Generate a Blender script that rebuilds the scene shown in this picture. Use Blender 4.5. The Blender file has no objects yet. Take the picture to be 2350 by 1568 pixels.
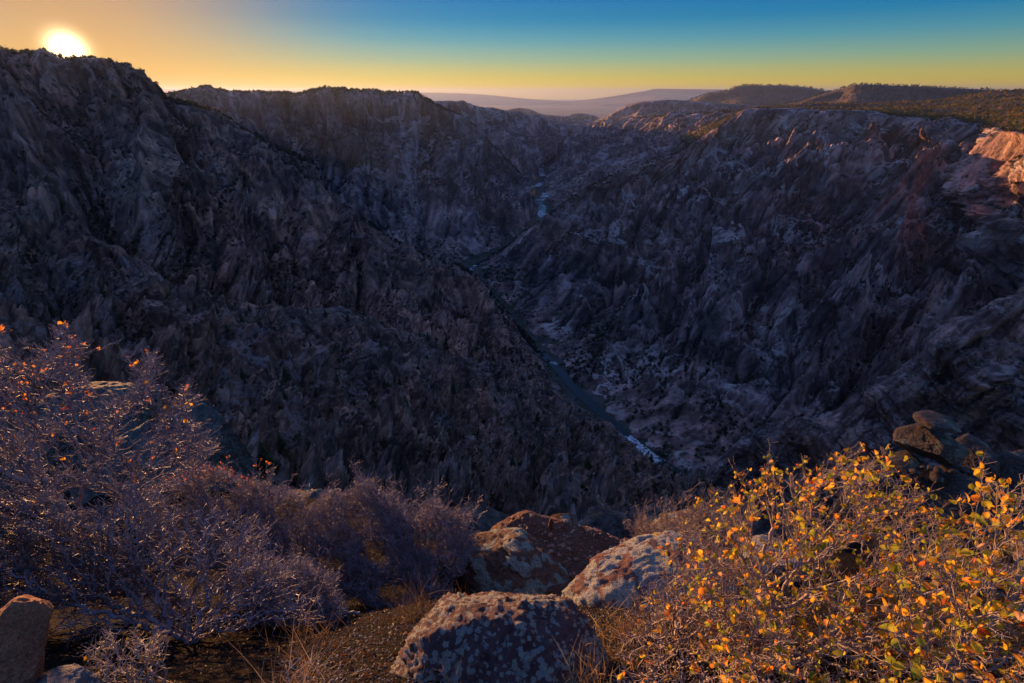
import bpy, math, random, time
import numpy as np
from mathutils import Vector, Matrix, kdtree
T0 = time.time()
random.seed(7)
RNG = np.random.default_rng(11)
S = bpy.context.scene
COL = S.collection

# ------------------------------------------------------------------ camera
PITCH = math.radians(25.9)
cam_d = bpy.data.cameras.new('camera')
cam_d.lens = 18.0; cam_d.sensor_width = 36.0
cam_d.clip_start = 0.05; cam_d.clip_end = 150000
cam = bpy.data.objects.new('camera', cam_d); COL.objects.link(cam)
cam.location = (0, 0, 0)
cam.rotation_euler = (math.radians(90) - PITCH, 0, 0)
S.camera = cam
CP, SP = math.cos(PITCH), math.sin(PITCH)

def ray(qx, qy):
    """direction of a photograph point (2350 x 1568 scale) from the eye"""
    x = (qx - 1175.0) / 1175.0
    y = (784.0 - qy) / 1175.0
    return np.array([x, CP + y * SP, -SP + y * CP])
def P(qx, qy, Y):
    d = ray(qx, qy)
    return d * (Y / d[1])
def PZ(qx, qy, z):
    d = ray(qx, qy)
    return d * (z / d[2])

# ------------------------------------------------------------------ object helpers
def tag(o, label=None, cat=None, group=None, kind=None):
    if label: o['label'] = label
    if cat: o['category'] = cat
    if group: o['group'] = group
    if kind: o['kind'] = kind
    return o

def mesh(name, V, F, mat=None, parent=None, smooth=False, col=None):
    V = np.ascontiguousarray(V, dtype=np.float32); F = np.ascontiguousarray(F, dtype=np.int32)
    me = bpy.data.meshes.new(name)
    k = F.shape[1]
    me.vertices.add(len(V)); me.vertices.foreach_set('co', V.ravel())
    me.loops.add(F.size); me.loops.foreach_set('vertex_index', F.ravel())
    me.polygons.add(len(F))
    me.polygons.foreach_set('loop_start', np.arange(0, F.size, k, dtype=np.int32))
    me.polygons.foreach_set('loop_total', np.full(len(F), k, dtype=np.int32))
    me.polygons.foreach_set('use_smooth', np.full(len(F), smooth, dtype=bool))
    me.update(calc_edges=True)
    if col is not None:
        a = me.color_attributes.new('col', 'FLOAT_COLOR', 'POINT')
        c = np.ones((len(V), 4), dtype=np.float32); c[:, :3] = col
        a.data.foreach_set('color', c.ravel())
    if mat: me.materials.append(mat)
    o = bpy.data.objects.new(name, me); COL.objects.link(o)
    if parent: o.parent = parent
    return o

def empty(name, loc=(0, 0, 0)):
    o = bpy.data.objects.new(name, None); COL.objects.link(o)
    o.location = loc; o.empty_display_size = 0.2
    return o

# ------------------------------------------------------------------ noise
_p = np.random.default_rng(3).permutation(256).astype(np.int32)
PERM = np.concatenate([_p, _p, _p])
_g = np.random.default_rng(5).normal(size=(256, 3)); _g /= np.linalg.norm(_g, axis=1)[:, None]
GRAD = _g.astype(np.float32)
def perlin(p):
    p = p.astype(np.float32)
    i = np.floor(p).astype(np.int32); f = p - i
    i &= 255
    u = f * f * f * (f * (f * 6 - 15) + 10)
    out = None
    def corner(dx, dy, dz):
        h = PERM[PERM[PERM[i[:, 0] + dx] + i[:, 1] + dy] + i[:, 2] + dz]
        g = GRAD[h & 255]
        return g[:, 0] * (f[:, 0] - dx) + g[:, 1] * (f[:, 1] - dy) + g[:, 2] * (f[:, 2] - dz)
    x0 = corner(0, 0, 0); x1 = corner(1, 0, 0); a = x0 + u[:, 0] * (x1 - x0)
    x0 = corner(0, 1, 0); x1 = corner(1, 1, 0); b = x0 + u[:, 0] * (x1 - x0)
    c0 = a + u[:, 1] * (b - a)
    x0 = corner(0, 0, 1); x1 = corner(1, 0, 1); a = x0 + u[:, 0] * (x1 - x0)
    x0 = corner(0, 1, 1); x1 = corner(1, 1, 1); b = x0 + u[:, 0] * (x1 - x0)
    c1 = a + u[:, 1] * (b - a)
    return (c0 + u[:, 2] * (c1 - c0)) * 1.5
def fbm(p, octv=5, gain=0.5, lac=2.03):
    s = 0; a = 1.0; t = 0
    for k in range(octv):
        s = s + a * perlin(p * (lac ** k) + 17.3 * k); t += a; a *= gain
    return s / t
def ridged(p, octv=5, gain=0.5, lac=2.07):
    s = 0; a = 1.0; t = 0; w = 1.0
    for k in range(octv):
        n = 1.0 - np.abs(perlin(p * (lac ** k) + 31.7 * k)) * 1.6
        n = np.clip(n, 0, 1) ** 2
        s = s + a * n * w; t += a
        w = np.clip(n * 1.6, 0, 1); a *= gain
    return s / t
def billow(p, octv=3, gain=0.5, lac=2.07):
    s = 0; a = 1.0; t = 0
    for k in range(octv):
        s = s + a * np.minimum(np.abs(perlin(p * (lac ** k) + 23.1 * k)) * 2.2, 1.0) ** 0.6; t += a; a *= gain
    return s / t
def cells(p, seed=0):
    """nearest random cell: (value of that cell, tilted plane value, F2-F1)"""
    p = p.astype(np.float32)
    i = np.floor(p).astype(np.int32); f = p - i
    b1 = np.full(len(p), 9.0, np.float32); b2 = b1.copy(); bh = np.zeros(len(p), np.int32)
    off = np.zeros((len(p), 3), np.float32)
    R = np.random.default_rng(50 + seed).random((256, 7)).astype(np.float32)
    for dx in (-1, 0, 1):
        for dy in (-1, 0, 1):
            for dz in (-1, 0, 1):
                h = PERM[PERM[PERM[(i[:, 0] + dx) & 255] + ((i[:, 1] + dy) & 255)] + ((i[:, 2] + dz) & 255)] & 255
                o = f - R[h, :3] - np.array([dx, dy, dz], np.float32)
                d = (o * o).sum(1)
                m = d < b1
                b2 = np.where(m, b1, np.minimum(b2, d)); bh = np.where(m, h, bh); b1 = np.where(m, d, b1)
                off[m] = o[m]
    r = R[bh]
    return r[:, 3], ((r[:, 4:7] - 0.5) * off).sum(1) * 2.0, np.sqrt(b2) - np.sqrt(b1)

# ------------------------------------------------------------------ materials
class NT:
    def __init__(s, name):
        s.m = bpy.data.materials.new(name); s.m.use_nodes = True
        s.t = s.m.node_tree; s.t.nodes.clear()
        s.out = s.t.nodes.new('ShaderNodeOutputMaterial')
    def n(s, typ, ins=None, **props):
        nd = s.t.nodes.new('ShaderNode' + typ)
        for k, v in props.items(): setattr(nd, k, v)
        for k, v in (ins or {}).items():
            sock = nd.inputs[k]
            if hasattr(v, 'is_output'): s.t.links.new(v, sock)
            elif hasattr(v, 'outputs'): s.t.links.new(v.outputs[0], sock)
            else: sock.default_value = v
        return nd
    def coords(s): return s.n('TexCoord').outputs['Object']
    def map(s, v, scale=(1, 1, 1), rot=(0, 0, 0), loc=(0, 0, 0)):
        return s.n('Mapping', {'Vector': v, 'Scale': scale, 'Rotation': rot, 'Location': loc}).outputs[0]
    def noise(s, v, scale, detail=5, rough=0.55, dist=0.0):
        return s.n('TexNoise', {'Vector': v, 'Scale': scale, 'Detail': detail, 'Roughness': rough, 'Distortion': dist}).outputs['Fac']
    def vor(s, v, scale, feature='F1', rnd=1.0):
        return s.n('TexVoronoi', {'Vector': v, 'Scale': scale, 'Randomness': rnd}, feature=feature)
    def ramp(s, f, stops, interp='LINEAR'):
        r = s.n('ValToRGB', {'Fac': f}); e = r.color_ramp; e.interpolation = interp
        while len(e.elements) < len(stops): e.elements.new(0.5)
        for el, (p_, c) in zip(e.elements, stops):
            el.position = p_; el.color = (c, c, c, 1) if isinstance(c, (int, float)) else (*c, 1)
        return r.outputs[0]
    def math(s, op, a, b=0.0, c=None, clamp=False):
        ins = {0: a, 1: b}
        if c is not None: ins[2] = c
        return s.n('Math', ins, operation=op, use_clamp=clamp).outputs[0]
    def mix(s, f, a, b, blend='MIX'):
        nd = s.n('Mix', data_type='RGBA', blend_type=blend)
        for i, v in ((0, f), (6, a), (7, b)):
            if hasattr(v, 'is_output'): s.t.links.new(v, nd.inputs[i])
            else: nd.inputs[i].default_value = v if i == 0 else ((*v, 1) if len(v) == 3 else v)
        return nd.outputs[2]
    def bump(s, h, strength=0.5, dist=1.0, normal=None):
        ins = {'Height': h, 'Strength': strength, 'Distance': dist}
        if normal is not None: ins['Normal'] = normal
        return s.n('Bump', ins).outputs[0]
    def finish(s, col, rough=0.8, normal=None, spec=0.5, extra=None):
        b = s.n('BsdfPrincipled')
        for k, v in (('Base Color', col), ('Roughness', rough), ('Specular IOR Level', spec)):
            if hasattr(v, 'is_output'): s.t.links.new(v, b.inputs[k])
            else: b.inputs[k].default_value = (*v, 1) if isinstance(v, tuple) else v
        if normal is not None: s.t.links.new(normal, b.inputs['Normal'])
        for k, v in (extra or {}).items():
            if hasattr(v, 'is_output'): s.t.links.new(v, b.inputs[k])
            else: b.inputs[k].default_value = v
        s.t.links.new(b.outputs[0], s.out.inputs[0])
        return s.m

def canyon_mat(name, ca, cb, vein, k=1.0, lean=0.0, scrub=0.5, veg=(0.022, 0.028, 0.016), veins=0.5):
    m = NT(name); v = m.coords()
    warp = m.noise(v, 0.004 * k, 3)
    big = m.noise(v, 0.0035 * k, 6, 0.6)
    # weathering streaks that run down the faces
    sv = m.map(m.map(v, rot=(0, -lean, 0)), (0.035 * k, 0.035 * k, 0.0045 * k))
    streak = m.noise(sv, 1.0, 9, 0.62, 0.8)
    fine = m.noise(v, 0.09 * k, 8, 0.72)
    base = m.mix(m.ramp(big, [(0.36, 0.0), (0.64, 1.0)]), ca, cb)
    base = m.mix(1.0, base, m.ramp(streak, [(0.36, 0.28), (0.5, 0.9), (0.62, 2.0)]), 'MULTIPLY')
    base = m.mix(1.0, base, m.ramp(fine, [(0.34, 0.75), (0.52, 1.0), (0.68, 1.3)]), 'MULTIPLY')
    litho = m.noise(m.map(v, rot=(0, -lean, 0)), 0.0075 * k, 4, 0.5, 1.2)
    base = m.mix(1.0, base, m.ramp(litho, [(0.40, 0.55), (0.50, 0.9), (0.60, 1.35)]), 'MULTIPLY')
    # pale pegmatite dykes
    vn = m.noise(m.map(v, (1, 1, 1.6), (0.4, 0.5, 0.3)), 0.0042 * k, 7, 0.6, 0.9)
    line = m.ramp(m.math('ABSOLUTE', m.math('SUBTRACT', vn, 0.5)), [(0.0, 1.0), (0.010, 0.8), (0.024, 0.0)])
    line = m.math('MULTIPLY', line, m.ramp(m.noise(v, 0.006 * k, 3), [(0.47, 0.0), (0.55, min(1.0, veins * 1.6))]))
    patch = m.math('MULTIPLY', m.ramp(m.noise(v, 0.011 * k, 7, 0.7, 0.5), [(0.57, 0.0), (0.63, 0.7 * veins)]), m.ramp(streak, [(0.4, 0.2), (0.6, 1.0)]))
    base = m.mix(m.math('MAXIMUM', line, patch), base, vein)
    # scrub rooted on the gentler ground
    nz = m.n('SeparateXYZ', {0: m.n('NewGeometry').outputs['Normal']}).outputs['Z']
    dots = m.ramp(m.vor(v, 0.11 * k).outputs['Distance'], [(0.38, 1.0), (0.52, 0.0)])
    where = m.ramp(m.noise(v, 0.008 * k, 6, 0.65), [(0.50, 0.0), (0.56, 1.0)])
    fl = m.ramp(nz, [(0.35, 0.0), (0.62, 1.0)])
    sc = m.math('MULTIPLY', m.math('MULTIPLY', dots, where), m.math('MULTIPLY', fl, scrub))
    base = m.mix(sc, base, veg)
    h = m.math('ADD', m.math('MULTIPLY', streak, 1.0), m.math('MULTIPLY', fine, 0.8))
    h = m.math('ADD', h, m.math('MULTIPLY', m.vor(m.map(m.map(v, rot=(0, -lean, 0)), (1, 1, 0.5)), 0.07 * k, 'DISTANCE_TO_EDGE').outputs['Distance'], 0.6))
    nrm = m.bump(h, 1.0, 6.0 / k)
    return m.finish(base, 0.75, nrm, 0.35)

M = {}
M['wall_right'] = canyon_mat('gneiss_wall_right', (0.20, 0.145, 0.14), (0.32, 0.18, 0.145), (0.60, 0.50, 0.46), 1.0, 0.55, 0.9, veins=0.8)
M['wall_spur'] = canyon_mat('gneiss_spur', (0.16, 0.115, 0.115), (0.25, 0.145, 0.12), (0.5, 0.42, 0.38), 2.6, 0.55, 0.9, veins=0.45)
M['wall_left'] = canyon_mat('gneiss_wall_left', (0.20, 0.125, 0.095), (0.34, 0.16, 0.11), (0.5, 0.36, 0.32), 1.3, -0.3, 0.9, veins=0.35)
M['wall_near'] = canyon_mat('gneiss_slope_near', (0.16, 0.105, 0.082), (0.27, 0.13, 0.085), (0.4, 0.34, 0.35), 2.4, -0.2, 0.9, veins=0.3)
M['wall_far'] = canyon_mat('gneiss_wall_far', (0.20, 0.15, 0.145), (0.30, 0.175, 0.14), (0.5, 0.4, 0.38), 0.6, 0.1, 0.9)
M['wall_rim'] = canyon_mat('rim_outcrop_rock', (0.10, 0.092, 0.085), (0.14, 0.10, 0.085), (0.3, 0.28, 0.27), 30.0, 0.2, 0.3, veins=0.2)

def simple(name, c1, c2, scale, bump=0.3, bd=1.0, rough=0.85, detail=6):
    m = NT(name); v = m.coords()
    a = m.noise(v, scale, detail, 0.6); b = m.noise(v, scale * 7, 6, 0.7)
    c = m.mix(m.ramp(a, [(0.35, 0.0), (0.65, 1.0)]), c1, c2)
    c = m.mix(1.0, c, m.ramp(b, [(0.3, 0.55), (0.7, 1.5)]), 'MULTIPLY')
    return m.finish(c, rough, m.bump(m.math('ADD', a, m.math('MULTIPLY', b, 0.5)), bump, bd), 0.3)
M['hill'] = simple('wooded_hill_soil', (0.05, 0.042, 0.03), (0.11, 0.075, 0.05), 0.006, 0.6, 20)
M['mesa'] = simple('far_mesa_rock', (0.16, 0.12, 0.09), (0.26, 0.19, 0.14), 0.0006, 0.7, 120)
M['plain'] = simple('far_valley_floor', (0.2, 0.15, 0.1), (0.34, 0.27, 0.19), 0.0008, 0.2, 20)
M['bank'] = simple('river_bank_gravel', (0.03, 0.04, 0.012), (0.09, 0.085, 0.08), 0.03, 0.6, 3)
M['talus'] = simple('talus_rubble', (0.03, 0.032, 0.034), (0.10, 0.10, 0.10), 0.05, 0.9, 5)

def water_mat():
    m = NT('river_water'); v = m.coords()
    rip = m.noise(v, 0.35, 6, 0.65)
    rap = m.noise(v, 0.012, 3, 0.5)
    yy = m.n('SeparateXYZ', {0: v}).outputs['Y']
    zone = m.math('ADD', m.n('MapRange', {0: yy, 1: 2150.0, 2: 2600.0, 3: 0.0, 4: 0.09}).outputs[0], m.math('MULTIPLY', m.n('MapRange', {0: m.math('ABSOLUTE', m.math('SUBTRACT', yy, 715.0)), 1: 15.0, 2: 40.0, 3: 0.16, 4: 0.0}).outputs[0], 1.0))
    rap = m.math('ADD', m.math('SUBTRACT', rap, 0.05), m.math('MULTIPLY', zone, 1.5))
    foam = m.math('MULTIPLY', m.ramp(rap, [(0.58, 0.0), (0.63, 1.0)]), m.ramp(m.noise(v, 0.22, 8, 0.75, 0.5), [(0.44, 0.0), (0.54, 1.0)]))
    c = m.mix(foam, (0.008, 0.016, 0.02), (0.75, 0.8, 0.85))
    r = m.math('ADD', m.math('MULTIPLY', foam, 0.5), 0.14)
    return m.finish(c, r, m.bump(rip, 0.3, 0.6), 0.22)
M['water'] = water_mat()

def foliage_mat(name, trans=0.0, rough=0.6, dark=1.0, spec=0.3):
    m = NT(name)
    c = m.n('Attribute', attribute_name='col').outputs['Color']
    b = m.n('BsdfPrincipled', {'Base Color': c, 'Roughness': rough, 'Specular IOR Level': spec})
    if trans > 0:
        t = m.n('BsdfTranslucent', {'Color': c})
        x = m.n('MixShader', {0: trans, 1: b.outputs[0], 2: t.outputs[0]})
        m.t.links.new(x.outputs[0], m.out.inputs[0])
    else:
        m.t.links.new(b.outputs[0], m.out.inputs[0])
    return m.m
M['leaf'] = foliage_mat('autumn_leaf', 0.6, 0.45)
M['needle'] = foliage_mat('evergreen_needles', 0.15, 0.8, spec=0.1)
M['grass'] = foliage_mat('dry_grass_blade', 0.3, 0.6)
M['stone_bits'] = foliage_mat('loose_stone', 0.0, 0.7)

def bark_mat(name, c1, c2, rough=0.5, spec=0.5):
    m = NT(name); v = m.coords()
    a = m.noise(v, 14, 5, 0.6); b = m.noise(m.map(v, (1, 1, 0.6)), 140, 5, 0.7)
    c = m.mix(m.ramp(a, [(0.35, 0.0), (0.65, 1.0)]), c1, c2)
    c = m.mix(1.0, c, m.ramp(b, [(0.3, 0.6), (0.7, 1.35)]), 'MULTIPLY')
    return m.finish(c, rough, m.bump(b, 0.4, 0.004), spec)
M['bark_grey'] = bark_mat('silver_grey_bark', (0.12, 0.11, 0.14), (0.34, 0.31, 0.38), 0.5, 0.45)
M['bark_dark'] = bark_mat('dark_brown_bark', (0.07, 0.05, 0.05), (0.18, 0.13, 0.13))
M['bark_warm'] = bark_mat('pale_tan_bark', (0.2, 0.15, 0.13), (0.4, 0.32, 0.29))
M['trunk'] = bark_mat('conifer_bark', (0.06, 0.04, 0.03), (0.1, 0.07, 0.05), 0.9, 0.1)

def lichen_mat(name, rock1, rock2, lic=(0.42, 0.43, 0.34), lic2=(0.34, 0.36, 0.38), amt=0.5, scale=9.0, orange=0.4, bump=0.02):
    m = NT(name); v = m.coords()
    a = m.noise(v, scale * 0.35, 6, 0.65)
    f = m.noise(v, scale * 9, 8, 0.75)
    pit = m.vor(v, scale * 16).outputs['Distance']
    c = m.mix(m.ramp(a, [(0.38, 0.0), (0.62, 1.0)]), rock1, rock2)
    c = m.mix(1.0, c, m.ramp(f, [(0.32, 0.35), (0.5, 0.95), (0.7, 1.9)]), 'MULTIPLY')
    wv = m.n('VectorMath', {0: v, 1: m.n('VectorMath', {0: m.n('TexNoise', {'Vector': v, 'Scale': scale * 2.2, 'Detail': 7.0}).outputs['Color'], 'Scale': 0.9 / scale}, operation='SCALE').outputs[0]}, operation='ADD').outputs[0]
    vv = m.vor(wv, scale * 1.1)
    th = m.math('ADD', m.math('MULTIPLY', m.noise(v, scale * 0.14, 4, 0.6), 0.7), m.math('MULTIPLY', m.noise(v, scale * 0.9, 4, 0.6), 0.3))
    # round lichen crusts whose number changes over the stone
    crust = m.math('SUBTRACT', m.math('ADD', m.math('MULTIPLY', th, 1.0), 0.0), m.math('MULTIPLY', vv.outputs['Distance'], 0.55))
    crust = m.ramp(crust, [(0.46 - 0.42 * amt, 0.0), (0.50 - 0.42 * amt, 1.0)])
    holes = m.ramp(m.noise(v, scale * 7, 6, 0.7), [(0.36, 0.0), (0.44, 1.0)])
    crust = m.math('MULTIPLY', crust, holes)
    lc = m.mix(m.n('SeparateXYZ', {0: vv.outputs['Color']}).outputs[0], lic, lic2)
    lc = m.mix(1.0, lc, m.ramp(m.noise(v, scale * 14, 6, 0.7), [(0.3, 0.5), (0.7, 1.3)]), 'MULTIPLY')
    org = m.math('MULTIPLY', m.ramp(m.noise(m.map(v, loc=(3, 7, 1)), scale * 3.2, 6, 0.65), [(0.58, 0.0), (0.63, 1.0)]), orange)
    c = m.mix(org, c, (0.3, 0.085, 0.03))
    c = m.mix(crust, c, lc)
    h = m.math('ADD', m.math('MULTIPLY', f, 1.0), m.math('MULTIPLY', crust, 0.25))
    h = m.math('ADD', h, m.math('MULTIPLY', pit, 0.35))
    n1 = m.bump(a, 0.6, bump * 4)
    return m.finish(c, 0.8, m.bump(h, 0.9, bump, n1), 0.3)
M['maroon_boulder'] = lichen_mat('maroon_granite_lichen', (0.10, 0.052, 0.055), (0.16, 0.095, 0.10), amt=0.58, scale=38, orange=0.45, bump=0.012)
M['grey_boulder'] = lichen_mat('grey_granite_lichen', (0.17, 0.08, 0.07), (0.25, 0.15, 0.13), amt=0.8, scale=9, orange=0.4, bump=0.02)
M['red_ledge'] = lichen_mat('red_ledge_rock', (0.15, 0.065, 0.042), (0.24, 0.125, 0.085), amt=-0.4, scale=5, orange=0.8, bump=0.05)
M['green_lichen'] = lichen_mat('rock_green_lichen', (0.10, 0.06, 0.045), (0.18, 0.1, 0.07), (0.24, 0.30, 0.24), (0.3, 0.33, 0.3), amt=0.6, scale=5, orange=0.4, bump=0.03)
M['mound_rock'] = lichen_mat('mound_pale_lichen', (0.07, 0.07, 0.066), (0.11, 0.105, 0.10), (0.14, 0.19, 0.18), (0.12, 0.15, 0.15), amt=0.75, scale=1.6, orange=0.25, bump=0.08)
M['stack_rock'] = lichen_mat('stack_brown_rock', (0.06, 0.05, 0.045), (0.11, 0.088, 0.078), (0.17, 0.19, 0.16), (0.14, 0.15, 0.08), amt=0.3, scale=1.3, orange=0.25, bump=0.03)
M['brown_boulder'] = lichen_mat('brown_sandy_boulder', (0.24, 0.09, 0.05), (0.36, 0.16, 0.09), amt=-0.4, scale=14, orange=0.5, bump=0.008)
M['blue_boulder'] = lichen_mat('grey_speckled_boulder', (0.16, 0.15, 0.15), (0.26, 0.23, 0.22), amt=0.4, scale=16, orange=0.3, bump=0.01)

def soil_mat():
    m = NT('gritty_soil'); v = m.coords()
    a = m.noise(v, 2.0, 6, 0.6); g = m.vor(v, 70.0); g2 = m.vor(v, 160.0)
    c = m.mix(m.ramp(a, [(0.35, 0.0), (0.65, 1.0)]), (0.007, 0.006, 0.007), (0.018, 0.015, 0.015))  # soil set below its own tone, standing in for shade in the hollow
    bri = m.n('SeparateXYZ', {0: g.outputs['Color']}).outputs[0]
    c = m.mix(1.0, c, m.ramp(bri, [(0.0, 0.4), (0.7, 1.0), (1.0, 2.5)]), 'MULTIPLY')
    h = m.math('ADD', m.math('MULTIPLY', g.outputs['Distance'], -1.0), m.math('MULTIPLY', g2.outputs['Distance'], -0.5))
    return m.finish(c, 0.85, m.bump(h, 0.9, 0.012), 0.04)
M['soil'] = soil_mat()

# ------------------------------------------------------------------ sun, sky, air
SUN_DIR = ray(155, 116); SUN_DIR = SUN_DIR / np.linalg.norm(SUN_DIR)
elev = math.asin(SUN_DIR[2]); azi = math.atan2(SUN_DIR[0], SUN_DIR[1])
W = bpy.data.worlds.new('World'); S.world = W; W.use_nodes = True
nt = W.node_tree; nt.nodes.clear()
wo = nt.nodes.new('ShaderNodeOutputWorld'); bg = nt.nodes.new('ShaderNodeBackground')
sky = nt.nodes.new('ShaderNodeTexSky'); sky.sky_type = 'NISHITA'; sky.sun_disc = False
sky.sun_elevation = elev; sky.sun_rotation = azi
sky.altitude = 2400; sky.air_density = 1.0; sky.dust_density = 2.0; sky.ozone_density = 3.0
gm = nt.nodes.new('ShaderNodeGamma'); gm.inputs['Gamma'].default_value = 0.45
nt.links.new(sky.outputs[0], gm.inputs['Color'])
hs = nt.nodes.new('ShaderNodeHueSaturation'); hs.inputs['Saturation'].default_value = 1.35
nt.links.new(gm.outputs[0], hs.inputs['Color'])
tc = nt.nodes.new('ShaderNodeTexCoord')
nrmz = nt.nodes.new('ShaderNodeVectorMath'); nrmz.operation = 'NORMALIZE'
nt.links.new(tc.outputs['Generated'], nrmz.inputs[0])
sepz = nt.nodes.new('ShaderNodeSeparateXYZ'); nt.links.new(nrmz.outputs[0], sepz.inputs[0])
SKY_TINT = [(0.0, (1.6, 0.90, 0.0)), (0.015, (1.55, 0.95, 0.05)), (0.05, (0.62, 0.78, 0.46)), (0.08, (0.22, 0.60, 0.68)), (0.108, (0.03, 0.42, 0.72)), (0.14, (0.0, 0.33, 0.72)), (0.3, (0.30, 0.50, 1.0)), (1.0, (1.5, 0.90, 1.4))]
cr = nt.nodes.new('ShaderNodeValToRGB'); el = cr.color_ramp.elements
while len(el) < len(SKY_TINT): el.new(0.5)
for e_, (p_, c_) in zip(el, SKY_TINT): e_.position = p_; e_.color = (*c_, 1)
nt.links.new(sepz.outputs['Z'], cr.inputs[0])
tint = nt.nodes.new('ShaderNodeVectorMath'); tint.operation = 'MULTIPLY'
nt.links.new(hs.outputs[0], tint.inputs[0]); nt.links.new(cr.outputs[0], tint.inputs[1])
bg.inputs['Strength'].default_value = 0.15
# bright aureole of the low sun in the dusty air
dp = nt.nodes.new('ShaderNodeVectorMath'); dp.operation = 'DOT_PRODUCT'; dp.inputs[1].default_value = tuple(SUN_DIR)
nt.links.new(nrmz.outputs[0], dp.inputs[0])
def wmath(op, a, b):
    n = nt.nodes.new('ShaderNodeMath'); n.operation = op
    for i, v in enumerate((a, b)):
        if hasattr(v, 'is_output'): nt.links.new(v, n.inputs[i])
        else: n.inputs[i].default_value = v
    return n.outputs[0]
dclamp = wmath('MAXIMUM', dp.outputs['Value'], 0.0)
g1 = wmath('MULTIPLY', wmath('POWER', dclamp, 7500.0), 20.0)
g2 = wmath('MULTIPLY', wmath('POWER', dclamp, 34.0), 1.9)
def wcol(f, c):
    n = nt.nodes.new('ShaderNodeVectorMath'); n.operation = 'SCALE'; n.inputs[0].default_value = c
    nt.links.new(f, n.inputs['Scale']); return n.outputs[0]
def wadd(a, b):
    n = nt.nodes.new('ShaderNodeVectorMath'); n.operation = 'ADD'
    nt.links.new(a, n.inputs[0]); nt.links.new(b, n.inputs[1]); return n.outputs[0]
def wvec(op, a, b):
    n = nt.nodes.new('ShaderNodeVectorMath'); n.operation = op
    for i, v in enumerate((a, b)):
        if hasattr(v, 'is_output'): nt.links.new(v, n.inputs[i])
        else: n.inputs[i].default_value = v
    return n.outputs[0]
soft = wvec('DIVIDE', wvec('MULTIPLY', tint.outputs[0], (1.45,) * 3), wvec('ADD', wvec('MULTIPLY', tint.outputs[0], (0.25,) * 3), (1.0,) * 3))
veil = wmath('SUBTRACT', 1.0, wmath('MULTIPLY', wmath('POWER', dclamp, 24.0), 0.75))
sc_ = nt.nodes.new('ShaderNodeVectorMath'); sc_.operation = 'SCALE'; nt.links.new(soft, sc_.inputs[0]); nt.links.new(veil, sc_.inputs['Scale'])
tot = wadd(sc_.outputs[0], wadd(wcol(g1, (1.0, 0.72, 0.4)), wcol(g2, (1.0, 0.42, 0.03))))
nt.links.new(tot, bg.inputs['Color']); nt.links.new(bg.outputs[0], wo.inputs[0])

sun_d = bpy.data.lights.new('sun', 'SUN'); sun_d.energy = 5.0; sun_d.angle = math.radians(0.5)
sun_d.color = (1.0, 0.47, 0.17)
sun = bpy.data.objects.new('sun', sun_d); COL.objects.link(sun)
sun.rotation_euler = Vector(tuple(-SUN_DIR)).to_track_quat('-Z', 'Y').to_euler()

HAZE = True
if HAZE:
    x0, x1, y0, y1, z0, z1 = -42000, 42000, -3000, 62000, -760, 300
    V = [(x, y, z) for x in (x0, x1) for y in (y0, y1) for z in (z0, z1)]
    F = [(0, 1, 3, 2), (4, 6, 7, 5), (0, 4, 5, 1), (2, 3, 7, 6), (0, 2, 6, 4), (1, 5, 7, 3)]
    hm = bpy.data.materials.new('haze_air'); hm.use_nodes = True
    t = hm.node_tree; t.nodes.clear()
    o_ = t.nodes.new('ShaderNodeOutputMaterial'); pv = t.nodes.new('ShaderNodeVolumePrincipled')
    pv.inputs['Color'].default_value = (0.38, 0.52, 0.90, 1)
    pv.inputs['Density'].default_value = 2.3e-5
    pv.inputs['Anisotropy'].default_value = 0.45
    t.links.new(pv.outputs[0], o_.inputs['Volume'])
    hz = mesh('haze', V, F, hm)
    tag(hz, 'thin blue and golden haze filling the air of the canyon', 'haze', kind='stuff')

# ------------------------------------------------------------------ terrain sheets
def smooth_resample(pts, n, key=None):
    pts = np.array(pts, float)
    k = key if key is not None else pts
    d = np.concatenate([[0], np.cumsum(np.linalg.norm(np.diff(np.array(k, float), axis=0), axis=1))])
    d /= d[-1]
    t = np.linspace(0, 1, n)
    # monotone cubic tangents (pchip-like) per channel
    h = np.diff(d)[:, None]; dl = np.diff(pts, axis=0) / h
    m = np.zeros_like(pts); m[0] = dl[0]; m[-1] = dl[-1]
    a, b = dl[:-1], dl[1:]
    same = (a * b) > 0
    w1 = 2 * h[1:] + h[:-1]; w2 = h[1:] + 2 * h[:-1]
    with np.errstate(divide='ignore', invalid='ignore'):
        m[1:-1] = np.where(same, (w1 + w2) / (w1 / a + w2 / b), 0)
    i = np.clip(np.searchsorted(d, t, side='right') - 1, 0, len(d) - 2)
    s = ((t - d[i]) / (d[i + 1] - d[i]))[:, None]; hh = h[i]
    return ((2 * s ** 3 - 3 * s ** 2 + 1) * pts[i] + (s ** 3 - 2 * s ** 2 + s) * hh * m[i]
            + (-2 * s ** 3 + 3 * s ** 2) * pts[i + 1] + (s ** 3 - s ** 2) * hh * m[i + 1])

def row(ctrl, n):
    """ctrl: (qx, qy, Y) photograph points with their distance, or ('w', x, y, z)"""
    pts = []
    for c in ctrl:
        pts.append(np.array(c[1:]) if c[0] == 'w' else P(*c))
    pts = np.array(pts)
    key = pts / np.maximum(np.linalg.norm(pts[:, :2], axis=1), 1)[:, None] ** 0.6
    return smooth_resample(pts, n, key)

def grid_normals(G):
    du = np.gradient(G, axis=1); dv = np.gradient(G, axis=0)
    n = np.cross(dv, du); n /= np.maximum(np.linalg.norm(n, axis=2), 1e-9)[..., None]
    return n

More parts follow.
